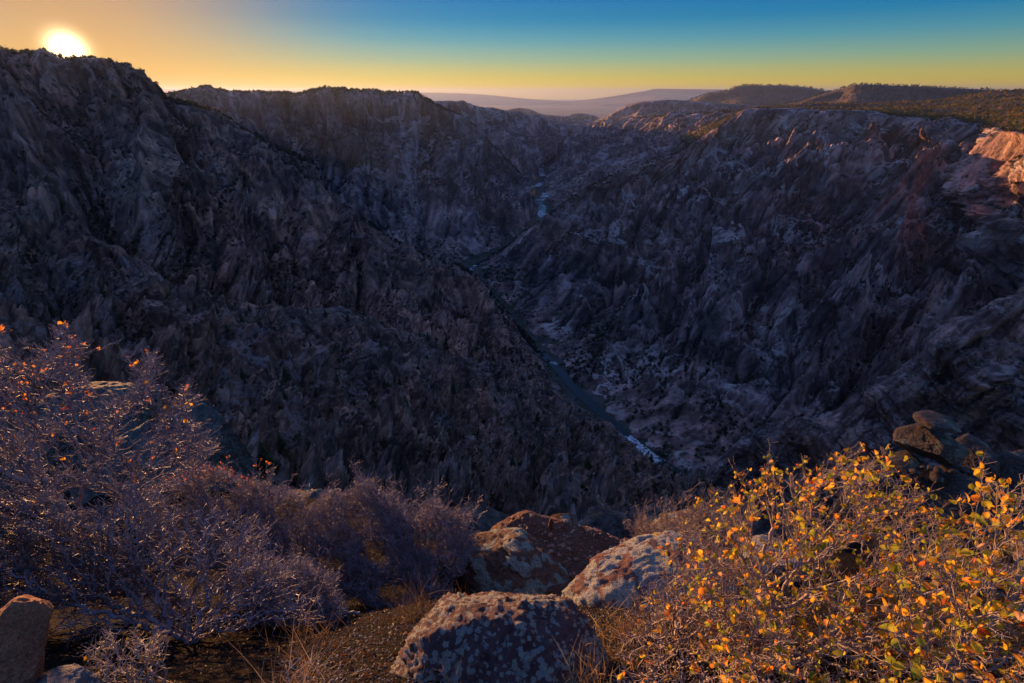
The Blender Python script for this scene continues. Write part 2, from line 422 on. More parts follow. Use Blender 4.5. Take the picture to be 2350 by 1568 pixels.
SHEETS = {}
def sheet(name, rows, nu, nv, disp, mat, label=None, vkeys=None, kind='structure', smooth=True):
    """rows of world points (each (k, 3)) from the back edge down to the foot; disp(Pts, v, nrm) -> metres along the normal"""
    R = [row(r, nu) if isinstance(r, list) else r for r in rows]
    R = np.array(R)                                  # rows, nu, 3
    nr = len(R)
    vk = np.array(vkeys if vkeys else np.linspace(0, 1, nr), float)
    v = np.linspace(0, 1, nv)
    i = np.clip(np.searchsorted(vk, v, side='right') - 1, 0, nr - 2)
    s = ((v - vk[i]) / (vk[i + 1] - vk[i]))[:, None, None]
    # gentle cubic through the rows
    m = np.zeros_like(R); m[0] = (R[1] - R[0]) / (vk[1] - vk[0]); m[-1] = (R[-1] - R[-2]) / (vk[-1] - vk[-2])
    for k in range(1, nr - 1):
        m[k] = 0.5 * ((R[k + 1] - R[k]) / (vk[k + 1] - vk[k]) + (R[k] - R[k - 1]) / (vk[k] - vk[k - 1]))
        a = (R[k] - R[k - 1]) / (vk[k] - vk[k - 1]); b = (R[k + 1] - R[k]) / (vk[k + 1] - vk[k])
        m[k] = np.where(a * b > 0, m[k], 0.15 * m[k])
    hh = (vk[i + 1] - vk[i])[:, None, None]
    G = ((2 * s ** 3 - 3 * s ** 2 + 1) * R[i] + (s ** 3 - 2 * s ** 2 + s) * hh * m[i]
         + (-2 * s ** 3 + 3 * s ** 2) * R[i + 1] + (s ** 3 - s ** 2) * hh * m[i + 1])
    N = grid_normals(G)
    flip = np.sign((N[..., 2]).mean()); N = N * (flip if flip else 1)
    pts = G.reshape(-1, 3); vv = np.repeat(v, nu)
    cr_ = R[min(2, nr - 1)]
    ul = np.concatenate([[0], np.cumsum(np.linalg.norm(np.diff(cr_, axis=0), axis=1))])
    mid_ = G[:, nu // 2]; vl = np.concatenate([[0], np.cumsum(np.linalg.norm(np.diff(mid_, axis=0), axis=1))])
    uv = np.stack([np.tile(ul, nv), np.repeat(vl, nu)], 1)
    d = disp(pts, vv, N.reshape(-1, 3), uv) if disp.__code__.co_argcount == 4 else disp(pts, vv, N.reshape(-1, 3))
    if d.ndim == 1: d = d[:, None] * N.reshape(-1, 3)
    G2 = (pts + d).reshape(nv, nu, 3)
    idx = np.arange(nv * nu).reshape(nv, nu)
    F = np.stack([idx[:-1, :-1], idx[1:, :-1], idx[1:, 1:], idx[:-1, 1:]], -1).reshape(-1, 4)
    if flip > 0: pass
    N2 = grid_normals(G2); f2 = np.sign(N2[..., 2].mean())
    if f2 < 0: F = F[:, ::-1]; N2 = -N2
    else: F = F
    # polygon winding must agree with the upward normal
    a, b, c = G2.reshape(-1, 3)[F[len(F) // 2 + nu // 2][:3]]
    o = mesh(name, G2.reshape(-1, 3), F, mat, smooth=smooth)
    tag(o, kind=kind)
    SHEETS[name if name not in SHEETS else name + str(len(SHEETS))] = (G2, N2, GUL.pop('last', None))
    return o, G2, N2

def lerp_rows(top, bot, prof):
    return [np.concatenate([top[:, :2] + (bot[:, :2] - top[:, :2]) * sx, (top[:, 2] + (bot[:, 2] - top[:, 2]) * sz)[:, None]], 1) for sx, sz in prof]

def edge_fade(v, a=0.05, lo=0.25):
    return lo + (1 - lo) * np.clip(v / a, 0, 1)

GUL = {}
def cliff(scale, amp, lean=0.0, zs=0.35, steps=0.4, fine=0.05, off=0.0, crest_v=0.2, crest_lo=0.3, slide=0.0, ribs=1.0, flute=1.0):
    """buttresses and gullies running down the face (u along it, v down it), broken into tilted joint blocks"""
    def f(p, v, n, uv):
        q = np.stack([p[:, 0] - lean * p[:, 2], p[:, 1], p[:, 2] * zs], 1) + off
        w = np.stack([fbm(q / (scale * 1.7) + 5, 3), fbm(q / (scale * 1.7) + 55, 3), fbm(q / (scale * 1.7) + 95, 2)], 1) * scale * 0.45
        u_, v_ = uv[:, 0] + slide * uv[:, 1] + w[:, 0] * 0.6, uv[:, 1] + w[:, 1]
        z0 = np.full(len(p), off * 0.37)
        g1 = ridged(np.stack([u_ / scale, v_ / (scale * 3.2), z0], 1), 2, 0.5)
        g2 = billow(np.stack([(u_ + w[:, 2]) / (scale * 0.36), v_ / (scale * 1.3), z0 + 7], 1), 3, 0.5)
        g3 = billow(np.stack([(u_ + w[:, 2] * 0.5) / (scale * 0.10), v_ / (scale * 0.6), z0 + 3], 1), 2, 0.5)
        big = fbm((q + w) / (scale * 1.3), 3)
        c1, t1, e1 = cells((q + w * 0.5) / (scale * 0.30), 1)
        c2, t2, e2 = cells((q + w * 0.3) / (scale * 0.10), 2)
        c3, t3, e3 = cells((q + w * 0.1) / (scale * 0.038) * np.array([1, 1, 1.6]), 3)
        rock = np.clip(fbm(q / (scale * 0.5) + 77, 3) * 3.5 + 0.5, 0.22, 1)        # smooth scree against broken rock
        fn = fbm(p / (scale * 0.03), 4, 0.6)
        h = (g1 - 0.35) * 1.7 * ribs + (g2 - 0.5) * 1.3 * ribs + (g3 - 0.5) * 0.42 * flute * rock + big * 0.6
        h = h + rock * steps * (((c1 - 0.5) * 0.5 + t1 * 1.0) + ((c2 - 0.5) * 0.4 + t2 * 0.7) + ((c3 - 0.5) * 0.10 + t3 * 0.16)) + fn * fine * 0.6
        GUL['last'] = np.clip(0.55 - g2, 0, 1) * 2.2 + np.clip(0.3 - g1, 0, 1) * 2.0
        fade = crest_lo + (1 - crest_lo) * np.clip(np.abs(v - crest_v) / 0.10, 0, 1)
        fade = np.where(v < crest_v, crest_lo, fade)
        fade = fade * np.clip((p[:, 2] + 545) / 70, 0.12, 1)
        return h * amp * fade
    return f

def back_row(r, dy, dz):
    b = r.copy()
    hd = b[:, :2] / np.linalg.norm(b[:, :2], axis=1)[:, None]
    b[:, :2] += hd * dy; b[:, 2] -= dz
    return b

ZR = -552.0   # river level

# right canyon wall, with its nose at the river bend
NU = 950
crest_C = row([(1085, 618, 1790), (1150, 588, 1790), (1210, 541, 1790), (1300, 470, 1800), (1380, 420, 1820), (1500, 372, 1860), (1570, 350, 1900), (1600, 328, 1920),
               (1660, 290, 1940), (1700, 264, 1930), (1740, 255, 1900), (1850, 253, 1820), (2000, 260, 1700), (2084, 274, 1610), (2181, 283, 1500), (2240, 292, 1400), (2290, 300, 1230), (2350, 306, 1080), (2480, 325, 940), (2700, 350, 800)], NU)
foot_C = row([('w', -130, 1800, ZR), ('w', -125, 1650, ZR), ('w', -62, 1450, ZR), ('w', 40, 1220, ZR), ('w', 130, 1010, ZR), ('w', 175, 880, ZR), ('w', 235, 770, ZR), ('w', 300, 670, ZR),
              ('w', 380, 580, ZR), ('w', 520, 470, ZR), ('w', 700, 360, ZR), ('w', 900, 250, ZR)], NU)
rowsC = [back_row(crest_C, 420, 160), back_row(crest_C, 120, 14), crest_C] + lerp_rows(crest_C, foot_C, [(0.10, 0.20), (0.27, 0.34), (0.40, 0.52), (0.60, 0.66), (0.78, 0.86), (0.97, 0.97), (1.05, 1.03)])
sheet('canyon_wall', rowsC, NU, 720, cliff(260, 62, lean=0.55, slide=0.55, steps=0.6, fine=0.1, crest_v=0.13, crest_lo=0.06, off=300), M['wall_right'],
      vkeys=[0, 0.07, 0.13, 0.24, 0.36, 0.5, 0.66, 0.82, 0.96, 1.0])

# plateau behind the right rim
NU = 420
rim = row([(1600, 335, 1980), (1700, 268, 1960), (1746, 258, 1920), (1850, 256, 1840), (2000, 263, 1720), (2084, 277, 1630), (2181, 287, 1520), (2240, 296, 1420), (2290, 304, 1250), (2350, 310, 1100), (2480, 329, 960), (2800, 380, 800)], NU)
hor = row([(1560, 320, 2900), (1680, 268, 2900), (1746, 252, 2800), (1919, 247, 2700), (2031, 239, 2600), (2144, 231, 2450), (2256, 216, 2350), (2350, 207, 2250), (2500, 190, 2100), (2900, 180, 1900)], NU)
rowsK = [back_row(hor, 900, 200), hor] + lerp_rows(hor, rim, [(0.3, 0.32), (0.6, 0.62), (0.93, 0.9), (1.0, 1.12)])
sheet('hill', rowsK, NU, 200, lambda p, v, n: fbm(p / 260, 5, 0.55) * 16 * np.clip(v / 0.25, 0.2, 1), M['hill'])
PLATEAU = SHEETS['hill']

# nearer spur in the lower right
NU = 420
crest_E = row([(2800, 560, 470), (2500, 620, 480), (2350, 682, 500), (2250, 722, 508), (2160, 790, 515), (2080, 850, 522), (1980, 905, 535), (1935, 990, 545), (1840, 985, 560), (1760, 1005, 575), (1690, 1025, 590), (1620, 1095, 600)], NU)
foot_E = row([('w', 700, 40, -560), ('w', 560, 120, -560), ('w', 480, 220, -560), ('w', 420, 320, -560), ('w', 390, 380, -560), ('w', 350, 450, -558), ('w', 310, 510, -556), ('w', 290, 570, -554)], NU)
rowsE = [back_row(crest_E, 160, 190), back_row(crest_E, 35, 14), crest_E] + lerp_rows(crest_E, foot_E, [(0.15, 0.22), (0.4, 0.5), (0.7, 0.8), (1.0, 1.0)])
sheet('cliff', rowsE, NU, 360, cliff(120, 26, lean=0.6, slide=0.55, steps=0.8, crest_v=0.17, crest_lo=0.35, off=40), M['wall_spur'], vkeys=[0, 0.1, 0.17, 0.32, 0.55, 0.8, 1])

# left mountain under the sun and its long spur down to the river
NU = 900
crest_A = row([(-700, 80, 900), (-300, 112, 1000), (0, 124, 1150), (60, 126, 1170), (110, 132, 1180), (155, 144, 1190), (195, 139, 1200), (250, 150, 1220), (300, 178, 1240), (340, 190, 1260), (366, 222, 1280), (400, 236, 1300), (480, 252, 1320),
               (560, 300, 1350), (640, 342, 1360), (725, 388, 1370), (742, 440, 1360), (790, 490, 1350), (850, 520, 1340), (900, 560, 1340), (990, 602, 1340), (1060, 625, 1340), (1095, 650, 1320),
               (1150, 712, 1240), (1200, 775, 1140), (1240, 820, 1060), (1262, 850, 1000), (1290, 905, 900)], NU)
foot_A = row([('w', -760, 480, -130), ('w', -640, 560, -170), ('w', -520, 600, -220), ('w', -430, 650, -290), ('w', -330, 720, -350), ('w', -220, 790, -410), ('w', -100, 830, -470), ('w', 10, 860, -520), ('w', 80, 880, -556), ('w', 110, 870, -560)], NU)
rowsA = [back_row(crest_A, 300, 220), back_row(crest_A, 70, 18), crest_A] + lerp_rows(crest_A, foot_A, [(0.12, 0.17), (0.30, 0.40), (0.52, 0.60), (0.75, 0.86), (1.0, 1.0), (1.1, 1.15)])
sheet('canyon_wall', rowsA, NU, 620, cliff(210, 52, lean=-0.3, slide=-0.25, crest_v=0.16, crest_lo=0.07, off=700), M['wall_left'], vkeys=[0, 0.09, 0.16, 0.30, 0.46, 0.62, 0.80, 0.95, 1.0])
WALL_A = SHEETS[list(SHEETS)[-1]]

# near slope on the left with its rocky spine
NU = 950
crest_H = row([(-600, 250, 560), (-300, 330, 640), (0, 430, 700), (90, 490, 700), (200, 560, 680), (300, 605, 660), (400, 650, 640), (520, 700, 620), (640, 712, 640), (760, 728, 670), (870, 760, 700), (1000, 800, 750), (1070, 835, 780),
               (1130, 866, 820), (1200, 850, 860), (1240, 862, 880), (1275, 888, 885), (1310, 930, 830), (1400, 985, 730), (1480, 1062, 650), (1560, 1108, 590), (1625, 1150, 530)], NU)
mid_H = row([(-600, 700, 300), (-200, 720, 330), (0, 740, 350), (200, 800, 350), (400, 880, 350), (600, 900, 390), (800, 930, 440), (1000, 960, 480), (1200, 1010, 500), (1400, 1080, 500), (1600, 1190, 440)], NU)
low_H = row([(-600, 1000, 150), (-200, 1020, 170), (0, 1040, 190), (300, 1060, 210), (600, 1090, 240), (900, 1130, 270), (1200, 1160, 300), (1450, 1190, 320), (1700, 1260, 300)], NU)
bot_H = row([('w', -300, 20, -70), ('w', -160, 22, -70), ('w', -60, 26, -75), ('w', 0, 30, -80), ('w', 60, 30, -90), ('w', 140, 50, -140), ('w', 230, 90, -260), ('w', 330, 160, -420)], NU)
q_ = lambda a, b, s, dz=0: np.concatenate([a[:, :2] * (1 - s) + b[:, :2] * s, (a[:, 2:] * (1 - s) + b[:, 2:] * s) + dz], 1)
rowsH = [back_row(crest_H, 130, 120), back_row(crest_H, 26, 8), crest_H, q_(crest_H, mid_H, 0.2, -14), q_(crest_H, mid_H, 0.6, 6), mid_H, q_(mid_H, low_H, 0.5, 4), low_H, q_(low_H, bot_H, 0.5, -10), bot_H]
sheet('canyon_slope', rowsH, NU, 700, cliff(110, 26, lean=-0.3, zs=0.5, steps=0.7, fine=0.06, slide=-0.3, ribs=0.75, flute=0.3, crest_v=0.12, crest_lo=0.4, off=1200), M['wall_near'], vkeys=[0, 0.07, 0.12, 0.22, 0.38, 0.52, 0.66, 0.8, 0.93, 1.0])
SLOPE_H = SHEETS['canyon_slope']

# ridge across the middle (left of the far river)
NU = 620
crest_B = row([(250, 232, 2050), (370, 222, 2080), (430, 216, 2100), (470, 209, 2110), (540, 217, 2120), (600, 212, 2130), (690, 214, 2150), (720, 207, 2170), (755, 204, 2180), (785, 204, 2200), (800, 211, 2210), (830, 209, 2230), (890, 213, 2260),
               (940, 216, 2320), (990, 235, 2420), (1040, 262, 2520), (1090, 300, 2620), (1140, 345, 2700), (1190, 400, 2760), (1220, 450, 2740), (1235, 480, 2700)], NU)
foot_B = row([('w', -1400, 1500, -380), ('w', -1100, 1550, -430), ('w', -800, 1650, -480), ('w', -550, 1700, -520), ('w', -330, 1750, ZR), ('w', -170, 1800, ZR), ('w', -60, 1950, ZR), ('w', 20, 2200, ZR), ('w', 90, 2450, ZR), ('w', 130, 2700, ZR)], NU)
rowsB = [back_row(crest_B, 400, 200), back_row(crest_B, 90, 15), crest_B] + lerp_rows(crest_B, foot_B, [(0.10, 0.2), (0.3, 0.4), (0.55, 0.62), (0.8, 0.88), (1.0, 1.0), (1.1, 1.05)])
sheet('canyon_wall', rowsB, NU, 460, cliff(330, 55, lean=-0.3, crest_v=0.14, crest_lo=0.15, off=2300), M['wall_far'], vkeys=[0, 0.08, 0.14, 0.28, 0.44, 0.62, 0.80, 0.95, 1.0])
WALL_B = SHEETS[list(SHEETS)[-1]]

# farther left rim, right of the ridge
NU = 420
crest_B2 = row([(900, 240, 3300), (990, 233, 3400), (1060, 232, 3500), (1080, 240, 3600), (1130, 252, 3900), (1180, 258, 4200), (1250, 272, 4800), (1290, 286, 5300), (1320, 300, 5600), (1345, 330, 5700)], NU)
foot_B2 = row([('w', -500, 2600, ZR), ('w', -200, 2750, ZR), ('w', 40, 2900, ZR), ('w', 100, 3300, ZR), ('w', 150, 3800, ZR), ('w', 200, 4300, ZR), ('w', 260, 4700, ZR), ('w', 420, 5200, ZR)], NU)
rowsB2 = [back_row(crest_B2, 600, 200), back_row(crest_B2, 140, 18), crest_B2] + lerp_rows(crest_B2, foot_B2, [(0.12, 0.3), (0.35, 0.48), (0.6, 0.72), (0.95, 1.0), (1.1, 1.05)])
sheet('canyon_wall', rowsB2, NU, 300, cliff(380, 55, crest_v=0.16, crest_lo=0.15, off=3300), M['wall_far'], vkeys=[0, 0.09, 0.16, 0.36, 0.56, 0.76, 0.95, 1.0])

# farther right wall below the lit shoulder
NU = 420
crest_C2 = row([(1340, 330, 5600), (1352, 296, 5200), (1375, 283, 4900), (1420, 276, 4500), (1480, 270, 4000), (1560, 264, 3500), (1640, 262, 3100), (1700, 262, 2800), (1800, 268, 2500)], NU)
foot_C2 = row([('w', 440, 5300, ZR), ('w', 330, 4700, ZR), ('w', 260, 4200, ZR), ('w', 215, 3700, ZR), ('w', 190, 3200, ZR), ('w', 170, 2800, ZR), ('w', 140, 2400, ZR), ('w', 60, 2050, ZR), ('w', -60, 1850, ZR)], NU)
rowsC2 = [back_row(crest_C2, 500, 200), back_row(crest_C2, 160, 12), crest_C2] + lerp_rows(crest_C2, foot_C2, [(0.12, 0.16), (0.24, 0.36), (0.45, 0.5), (0.7, 0.8), (0.97, 1.0), (1.06, 1.05)])
sheet('canyon_wall', rowsC2, NU, 360, cliff(340, 52, lean=0.5, crest_v=0.16, crest_lo=0.15, off=4300), M['wall_far'], vkeys=[0, 0.09, 0.16, 0.28, 0.42, 0.58, 0.78, 0.95, 1.0])
WALL_C2 = SHEETS[list(SHEETS)[-1]]

def range_sheet(name, crest, dz, dfront, nu, nv, mat, amp, scale, zfoot=None, steep=0.5):
    c = row(crest, nu)
    f = back_row(c, -dfront, 0); f[:, 2] = (zfoot if zfoot is not None else c[:, 2] - dz)
    rows = [back_row(c, dfront * 0.8, dz * 0.7), c] + lerp_rows(c, f, [(0.3 * steep, 0.3), (0.6, 0.7), (1.0, 1.0)])
    return sheet(name, rows, nu, nv, lambda p, v, n: (ridged(p * np.array([1, 1, 0.4]) / scale, 5) - 0.4) * amp * np.clip(np.abs(v - 0.25) / 0.2, 0.1, 1), mat)
# far shoulders, mesas and the open valley
range_sheet('hill', [(1345, 300, 6100), (1370, 275, 6000), (1400, 262, 5900), (1440, 240, 5800), (1480, 232, 5700), (1540, 229, 5600), (1600, 234, 5500), (1700, 240, 5400), (1850, 250, 5200)], 300, 1500, 340, 120, M['wall_far'], 60, 420)
HILL1 = SHEETS[list(SHEETS)[-1]]
range_sheet('hill', [(1560, 240, 8200), (1590, 228, 8000), (1620, 217, 7800), (1660, 210, 7700), (1700, 198, 7600), (1735, 196, 7600), (1800, 197, 7500), (1860, 203, 7500), (1900, 210, 7400), (2000, 225, 7300)], 400, 2200, 340, 120, M['hill'], 50, 600)
HILL2 = SHEETS[list(SHEETS)[-1]]
range_sheet('hill', [(1720, 252, 5000), (1800, 240, 4900), (1830, 234, 4800), (1880, 218, 4700), (1930, 204, 4600), (1965, 194, 4500), (2040, 196, 4400), (2150, 201, 4300), (2250, 206, 4200), (2350, 211, 4100), (2600, 220, 3900)], 260, 1700, 420, 140, M['hill'], 34, 420)
HILL3 = SHEETS[list(SHEETS)[-1]]
range_sheet('hill', [(1130, 262, 7800), (1160, 254, 7800), (1190, 248, 7800), (1210, 250, 7800), (1250, 263, 7700), (1290, 266, 7600), (1330, 260, 7600), (1360, 264, 7500), (1390, 275, 7400), (1450, 280, 7300)], 300, 1200, 260, 80, M['wall_far'], 40, 400)
range_sheet('mesa', [(700, 212, 40000), (850, 211, 39000), (940, 212, 38000), (1050, 214, 37500), (1130, 219, 37000), (1200, 226, 37000), (1290, 232, 37000), (1400, 238, 37000)], 900, 9000, 320, 80, M['mesa'], 90, 3500, zfoot=-620, steep=0.3)
range_sheet('mesa', [(1250, 238, 34000), (1330, 231, 33500), (1400, 222, 33000), (1450, 214, 33000), (1490, 207, 33000), (1505, 204, 33000), (1600, 205, 33000), (1700, 206, 33000), (1850, 210, 33000), (2400, 209, 33000), (3000, 212, 33000)], 900, 9000, 420, 80, M['mesa'], 90, 3500, zfoot=-620, steep=0.3)
range_sheet('mesa', [(-600, 210, 40000), (100, 208, 41000), (370, 205, 41000), (450, 206, 41000), (520, 208, 41000), (600, 207, 41000), (700, 210, 41000), (900, 216, 41000)], 900, 9000, 260, 70, M['mesa'], 80, 3500, zfoot=-620, steep=0.3)
sheet('plain', [[('w', -40000, 60000, -640), ('w', 40000, 60000, -640)], [('w', -30000, 20000, -560), ('w', 30000, 20000, -560)], [('w', -12000, 5500, -600), ('w', 15000, 5500, -600)]], 240, 240,
      lambda p, v, n: fbm(p / 2500, 5) * 60, M['plain'])
# ground behind and beneath everything
sheet('ground', [[('w', -9000, 6500, -640), ('w', 9000, 6500, -640)], [('w', -9000, -2500, -640), ('w', 9000, -2500, -640)]], 60, 60, lambda p, v, n: fbm(p / 900, 3) * 20, M['hill'])

# river and its banks
river_pts = [(640, 60), (520, 200), (420, 340), (350, 470), (296, 590), (266, 644), (222, 710), (164, 832), (128, 913), (98, 1007), (15, 1160), (-90, 1400), (-150, 1600), (-130, 1744), (-20, 1900), (90, 2150), (140, 2400), (152, 2620), (160, 2790), (148, 2900), (172, 3020), (205, 3160), (192, 3300), (160, 3420), (190, 3560), (235, 3750), (225, 4000), (235, 4400), (300, 4800), (420, 5400)]
rp = smooth_resample(np.array([(x, y, 0.0) for x, y in river_pts]), 900)
tan = np.gradient(rp[:, :2], axis=0); tan /= np.linalg.norm(tan, axis=1)[:, None]; nor = np.stack([-tan[:, 1], tan[:, 0]], 1)
def ribbon(name, half, z, mat, nw, dz=0.0, wob=0.0, seed=0.0):
    half = half * (1 + 1.0 * np.clip((rp[:, 1] - 2200) / 500, 0, 1)) if name == 'river' else half
    s = np.linspace(-1, 1, nw)
    hw = half * (1 + wob * fbm(np.stack([rp[:, 0], rp[:, 1], rp[:, 0] * 0 + seed], 1) / 60.0, 3))
    hw2 = half * (1 + wob * fbm(np.stack([rp[:, 0], rp[:, 1], rp[:, 0] * 0 + seed + 40], 1) / 60.0, 3))
    w = np.where(s[None, :] < 0, hw[:, None], hw2[:, None])
    xy = rp[:, None, :2] + nor[:, None, :] * (s[None, :, None] * w[..., None])
    zz = z + dz * np.abs(s)[None, :] ** 1.5 * np.ones((len(rp), 1))
    G = np.concatenate([xy, zz[..., None]], 2)
    if dz: G[..., 2] += (fbm(G.reshape(-1, 3) / 14, 4) * 2.2).reshape(G.shape[:2]) * np.clip(np.abs(s) * 2 - 0.5, 0, 1)[None, :]
    nv, nu = G.shape[:2]; idx = np.arange(nv * nu).reshape(nv, nu)
    F = np.stack([idx[:-1, :-1], idx[:-1, 1:], idx[1:, 1:], idx[1:, :-1]], -1).reshape(-1, 4)
    o = mesh(name, G.reshape(-1, 3), F, mat, smooth=True); tag(o, kind='structure'); return o, G
BANK = ribbon('river_bank', 62, ZR + 1.0, M['bank'], 41, dz=9.0, wob=0.3)
ribbon('river', 10.5, ZR + 3.0, M['water'], 9, wob=0.5, seed=9)

print('terrain', round(time.time() - T0, 1))
#FG
# ------------------------------------------------------------------ foreground ground
prof_y = np.array([-4, -1, 0.0, 0.6, 0.95, 1.4, 1.9, 2.4, 2.9, 3.4, 3.9, 4.6, 5.4, 6.5, 8.5, 12, 18, 26, 34])
prof_z = np.array([-1.2, -1.4, -1.5, -1.58, -1.70, -2.12, -2.62, -3.12, -3.78, -4.42, -4.85, -5.4, -6.1, -8.5, -15, -28, -44, -60, -76])
def ground_z(x, y):
    x = np.asarray(x, float); y = np.asarray(y, float)
    # the shelf runs farther out on the left
    st = 1 + 0.22 * np.clip((-x - 0.4) / 3.0, 0, 1) * np.clip((y - 2.5) / 3.5, 0, 1)
    z = np.interp(y / st, prof_y, prof_z)
    lf = np.clip((-x - 0.2) / 1.6, 0, 1) * np.clip((y - 0.2) / 1.5, 0, 1) * np.clip((6 - y) / 3, 0, 1)
    z = z - 0.28 * lf
    return z
def gz(x, y): return float(ground_z(x, y))
gx = np.concatenate([np.linspace(-16, -4, 90)[:-1], np.linspace(-4, 4, 420), np.linspace(4, 16, 90)[1:]])
gy = np.concatenate([np.linspace(-4, 0, 40)[:-1], np.linspace(0, 6, 380)[:-1], np.linspace(6, 34, 160)])
GX, GY = np.meshgrid(gx, gy)
pp = np.stack([GX.ravel(), GY.ravel(), GX.ravel() * 0], 1)
GZ = ground_z(GX, GY) + (fbm(pp / 0.9, 5, 0.55) * 0.11 + fbm(pp / 0.09, 4, 0.6) * 0.012).reshape(GX.shape)
GZ += (fbm(pp / 2.2 + 40, 4, 0.6) * 0.8 + (ridged(pp / 1.3 + 8, 4) - 0.4) * 0.35).reshape(GX.shape) * np.clip((np.abs(GX - 0.3) - 2.6 - 0.2 * GY) / 1.5, 0, 1)
far = np.clip((GY - 9) / 8, 0, 1)
GZ += far * (ridged(pp / 5 + 3, 5).reshape(GX.shape) - 0.4) * 5.0
idx = np.arange(GX.size).reshape(GX.shape)
F = np.stack([idx[:-1, :-1], idx[:-1, 1:], idx[1:, 1:], idx[1:, :-1]], -1).reshape(-1, 4)
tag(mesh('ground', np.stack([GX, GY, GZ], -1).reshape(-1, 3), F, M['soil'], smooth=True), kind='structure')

# ------------------------------------------------------------------ boulders
import bmesh
def ico(sub):
    bm = bmesh.new(); bmesh.ops.create_icosphere(bm, subdivisions=sub, radius=1.0)
    V = np.array([v.co[:] for v in bm.verts]); F = np.array([[v.index for v in f.verts] for f in bm.faces]); bm.free()
    return V, F
ICO = {k: ico(k) for k in (1, 2, 3, 5, 6, 7)}
def boulder(name, c, r, mat, label, seed=0, cuts=9, rough=0.05, flat=None, rot=0.0, tilt=0.0, roll=0.0, sub=6, cat='boulder', group=None, lumps=0.10, sharp=(0.55, 0.92), layers=0.0, parent=None, square=0.85):
    """a weathered stone: a ball cut by random planes, then roughened; c centre, r half sizes"""
    g = np.random.default_rng(seed)
    V, F = ICO[sub]; V = V.copy()
    V = np.sign(V) * np.abs(V) ** square; V /= np.max(np.abs(V))
    for k in range(cuts):
        n = g.normal(size=3); n /= np.linalg.norm(n); d = g.uniform(*sharp)
        s = V @ n; over = s > d
        V[over] -= n * ((s[over] - d) * 0.93)[:, None]
    if flat: # flat = list of (normal, distance)
        for n, d in flat:
            n = np.array(n, float); n /= np.linalg.norm(n); s = V @ n; over = s > d
            V[over] -= n * ((s[over] - d) * 0.96)[:, None]
    nv = V / np.linalg.norm(V, axis=1)[:, None]
    q = V + g.uniform(0, 50, 3)
    cv, tl, e = cells(q * 2.2, seed % 7)
    cv2, tl2, e2 = cells(q * 5.5 * np.array([1, 1, 1.8]), seed % 5)
    h = fbm(q * 1.1, 3) * lumps + ((cv - 0.5) * 0.3 + tl * 0.7) * rough * 1.2 + ((cv2 - 0.5) * 0.3 + tl2 * 0.6) * rough * 0.8 + fbm(q * 3.5, 3, 0.6) * rough * 0.8 + fbm(q * 13, 5, 0.65) * rough * 0.75 - np.exp(-e * 40) * rough * 0.35
    V = V + nv * h[:, None]
    if layers: 
        V = V + nv * (layers * (np.abs(((V[:, 2] * 7 + fbm(q * 1.5, 3) * 2.0) % 1.0) - 0.5) - 0.25))[:, None]
    V = V * np.array(r)
    Rm = np.array(Matrix.Rotation(rot, 3, 'Z') @ Matrix.Rotation(tilt, 3, 'X') @ Matrix.Rotation(roll, 3, 'Y'))
    V = V @ Rm.T
    o = mesh(name, V, F, mat, smooth=True, parent=parent)
    o.location = tuple(c)
    if parent is None: tag(o, label, cat, group)
    return o

R_ = math.radians
boulder('boulder', P(1140, 1600, 1.07) + [0, 0.03, -0.075], (0.38, 0.42, 0.31), M['maroon_boulder'], 'big rounded maroon boulder mottled with pale lichen, nearest one at the bottom centre', 21, square=0.85, flat=[((0.05, -0.75, 1), 0.66)], cuts=5, rough=0.07, rot=-0.3, sub=7, lumps=0.08, sharp=(0.7, 0.95))
boulder('boulder', P(1520, 1375, 2.15) + [0, 0.1, -0.32], (0.62, 0.50, 0.37), M['grey_boulder'], 'grey lichen covered boulder between the maroon boulder and the red ledge', 34, square=0.72, cuts=7, rough=0.05, rot=0.35, sub=7, lumps=0.07, roll=-0.12, sharp=(0.7, 0.95))
boulder('rock_ledge', P(1310, 1262, 3.9) + [0, 0.1, -0.40], (0.98, 0.78, 0.46), M['red_ledge'], 'flat rusty red rock ledge strewn with chips at the canyon edge', 8, cuts=4, rough=0.045, flat=[((0.05, -0.18, 1), 0.6)], rot=0.1, sub=7, cat='rock ledge', lumps=0.04, layers=0.035)
boulder('rock_ledge', P(1150, 1300, 3.3) + [-0.02, 0.1, -0.30], (0.50, 0.75, 0.46), M['green_lichen'], 'dark rock with green lichen beside the red ledge, right of the bare bush', 12, cuts=7, rough=0.06, rot=0.9, tilt=0.2, roll=0.3, sub=6, cat='rock ledge', layers=0.05)
boulder('boulder', P(1390, 1300, 3.1) + [-0.25, -0.15, -0.35], (0.30, 0.26, 0.18), M['red_ledge'], 'broken reddish block wedged in front of the red ledge', 15, cuts=8, rough=0.06, sub=5)
boulder('boulder', P(-45, 1560, 0.95) + [0, 0.05, -0.02], (0.165, 0.16, 0.215), M['brown_boulder'], 'brown angular boulder standing in the bottom left corner', 44, cuts=8, rough=0.05, rot=0.5, roll=0.25, sub=6)
boulder('boulder', P(135, 1612, 0.93) + [0, 0.02, -0.02], (0.115, 0.10, 0.075), M['blue_boulder'], 'small pale speckled stone beside the brown boulder in the bottom left corner', 49, cuts=5, rough=0.05, sub=6)
boulder('boulder', P(1600, 1235, 4.6) + [0, 0, -0.35], (0.85, 0.6, 0.45), M['green_lichen'], 'low greenish boulder half hidden behind the yellow leaved shrub', 61, cuts=7, rough=0.06, sub=6)
boulder('boulder', P(1800, 1500, 1.75) + [0, 0, -0.12], (0.34, 0.25, 0.18), M['brown_boulder'], 'sandy boulder glimpsed under the yellow leaved shrub', 62, cuts=6, rough=0.05, sub=6)
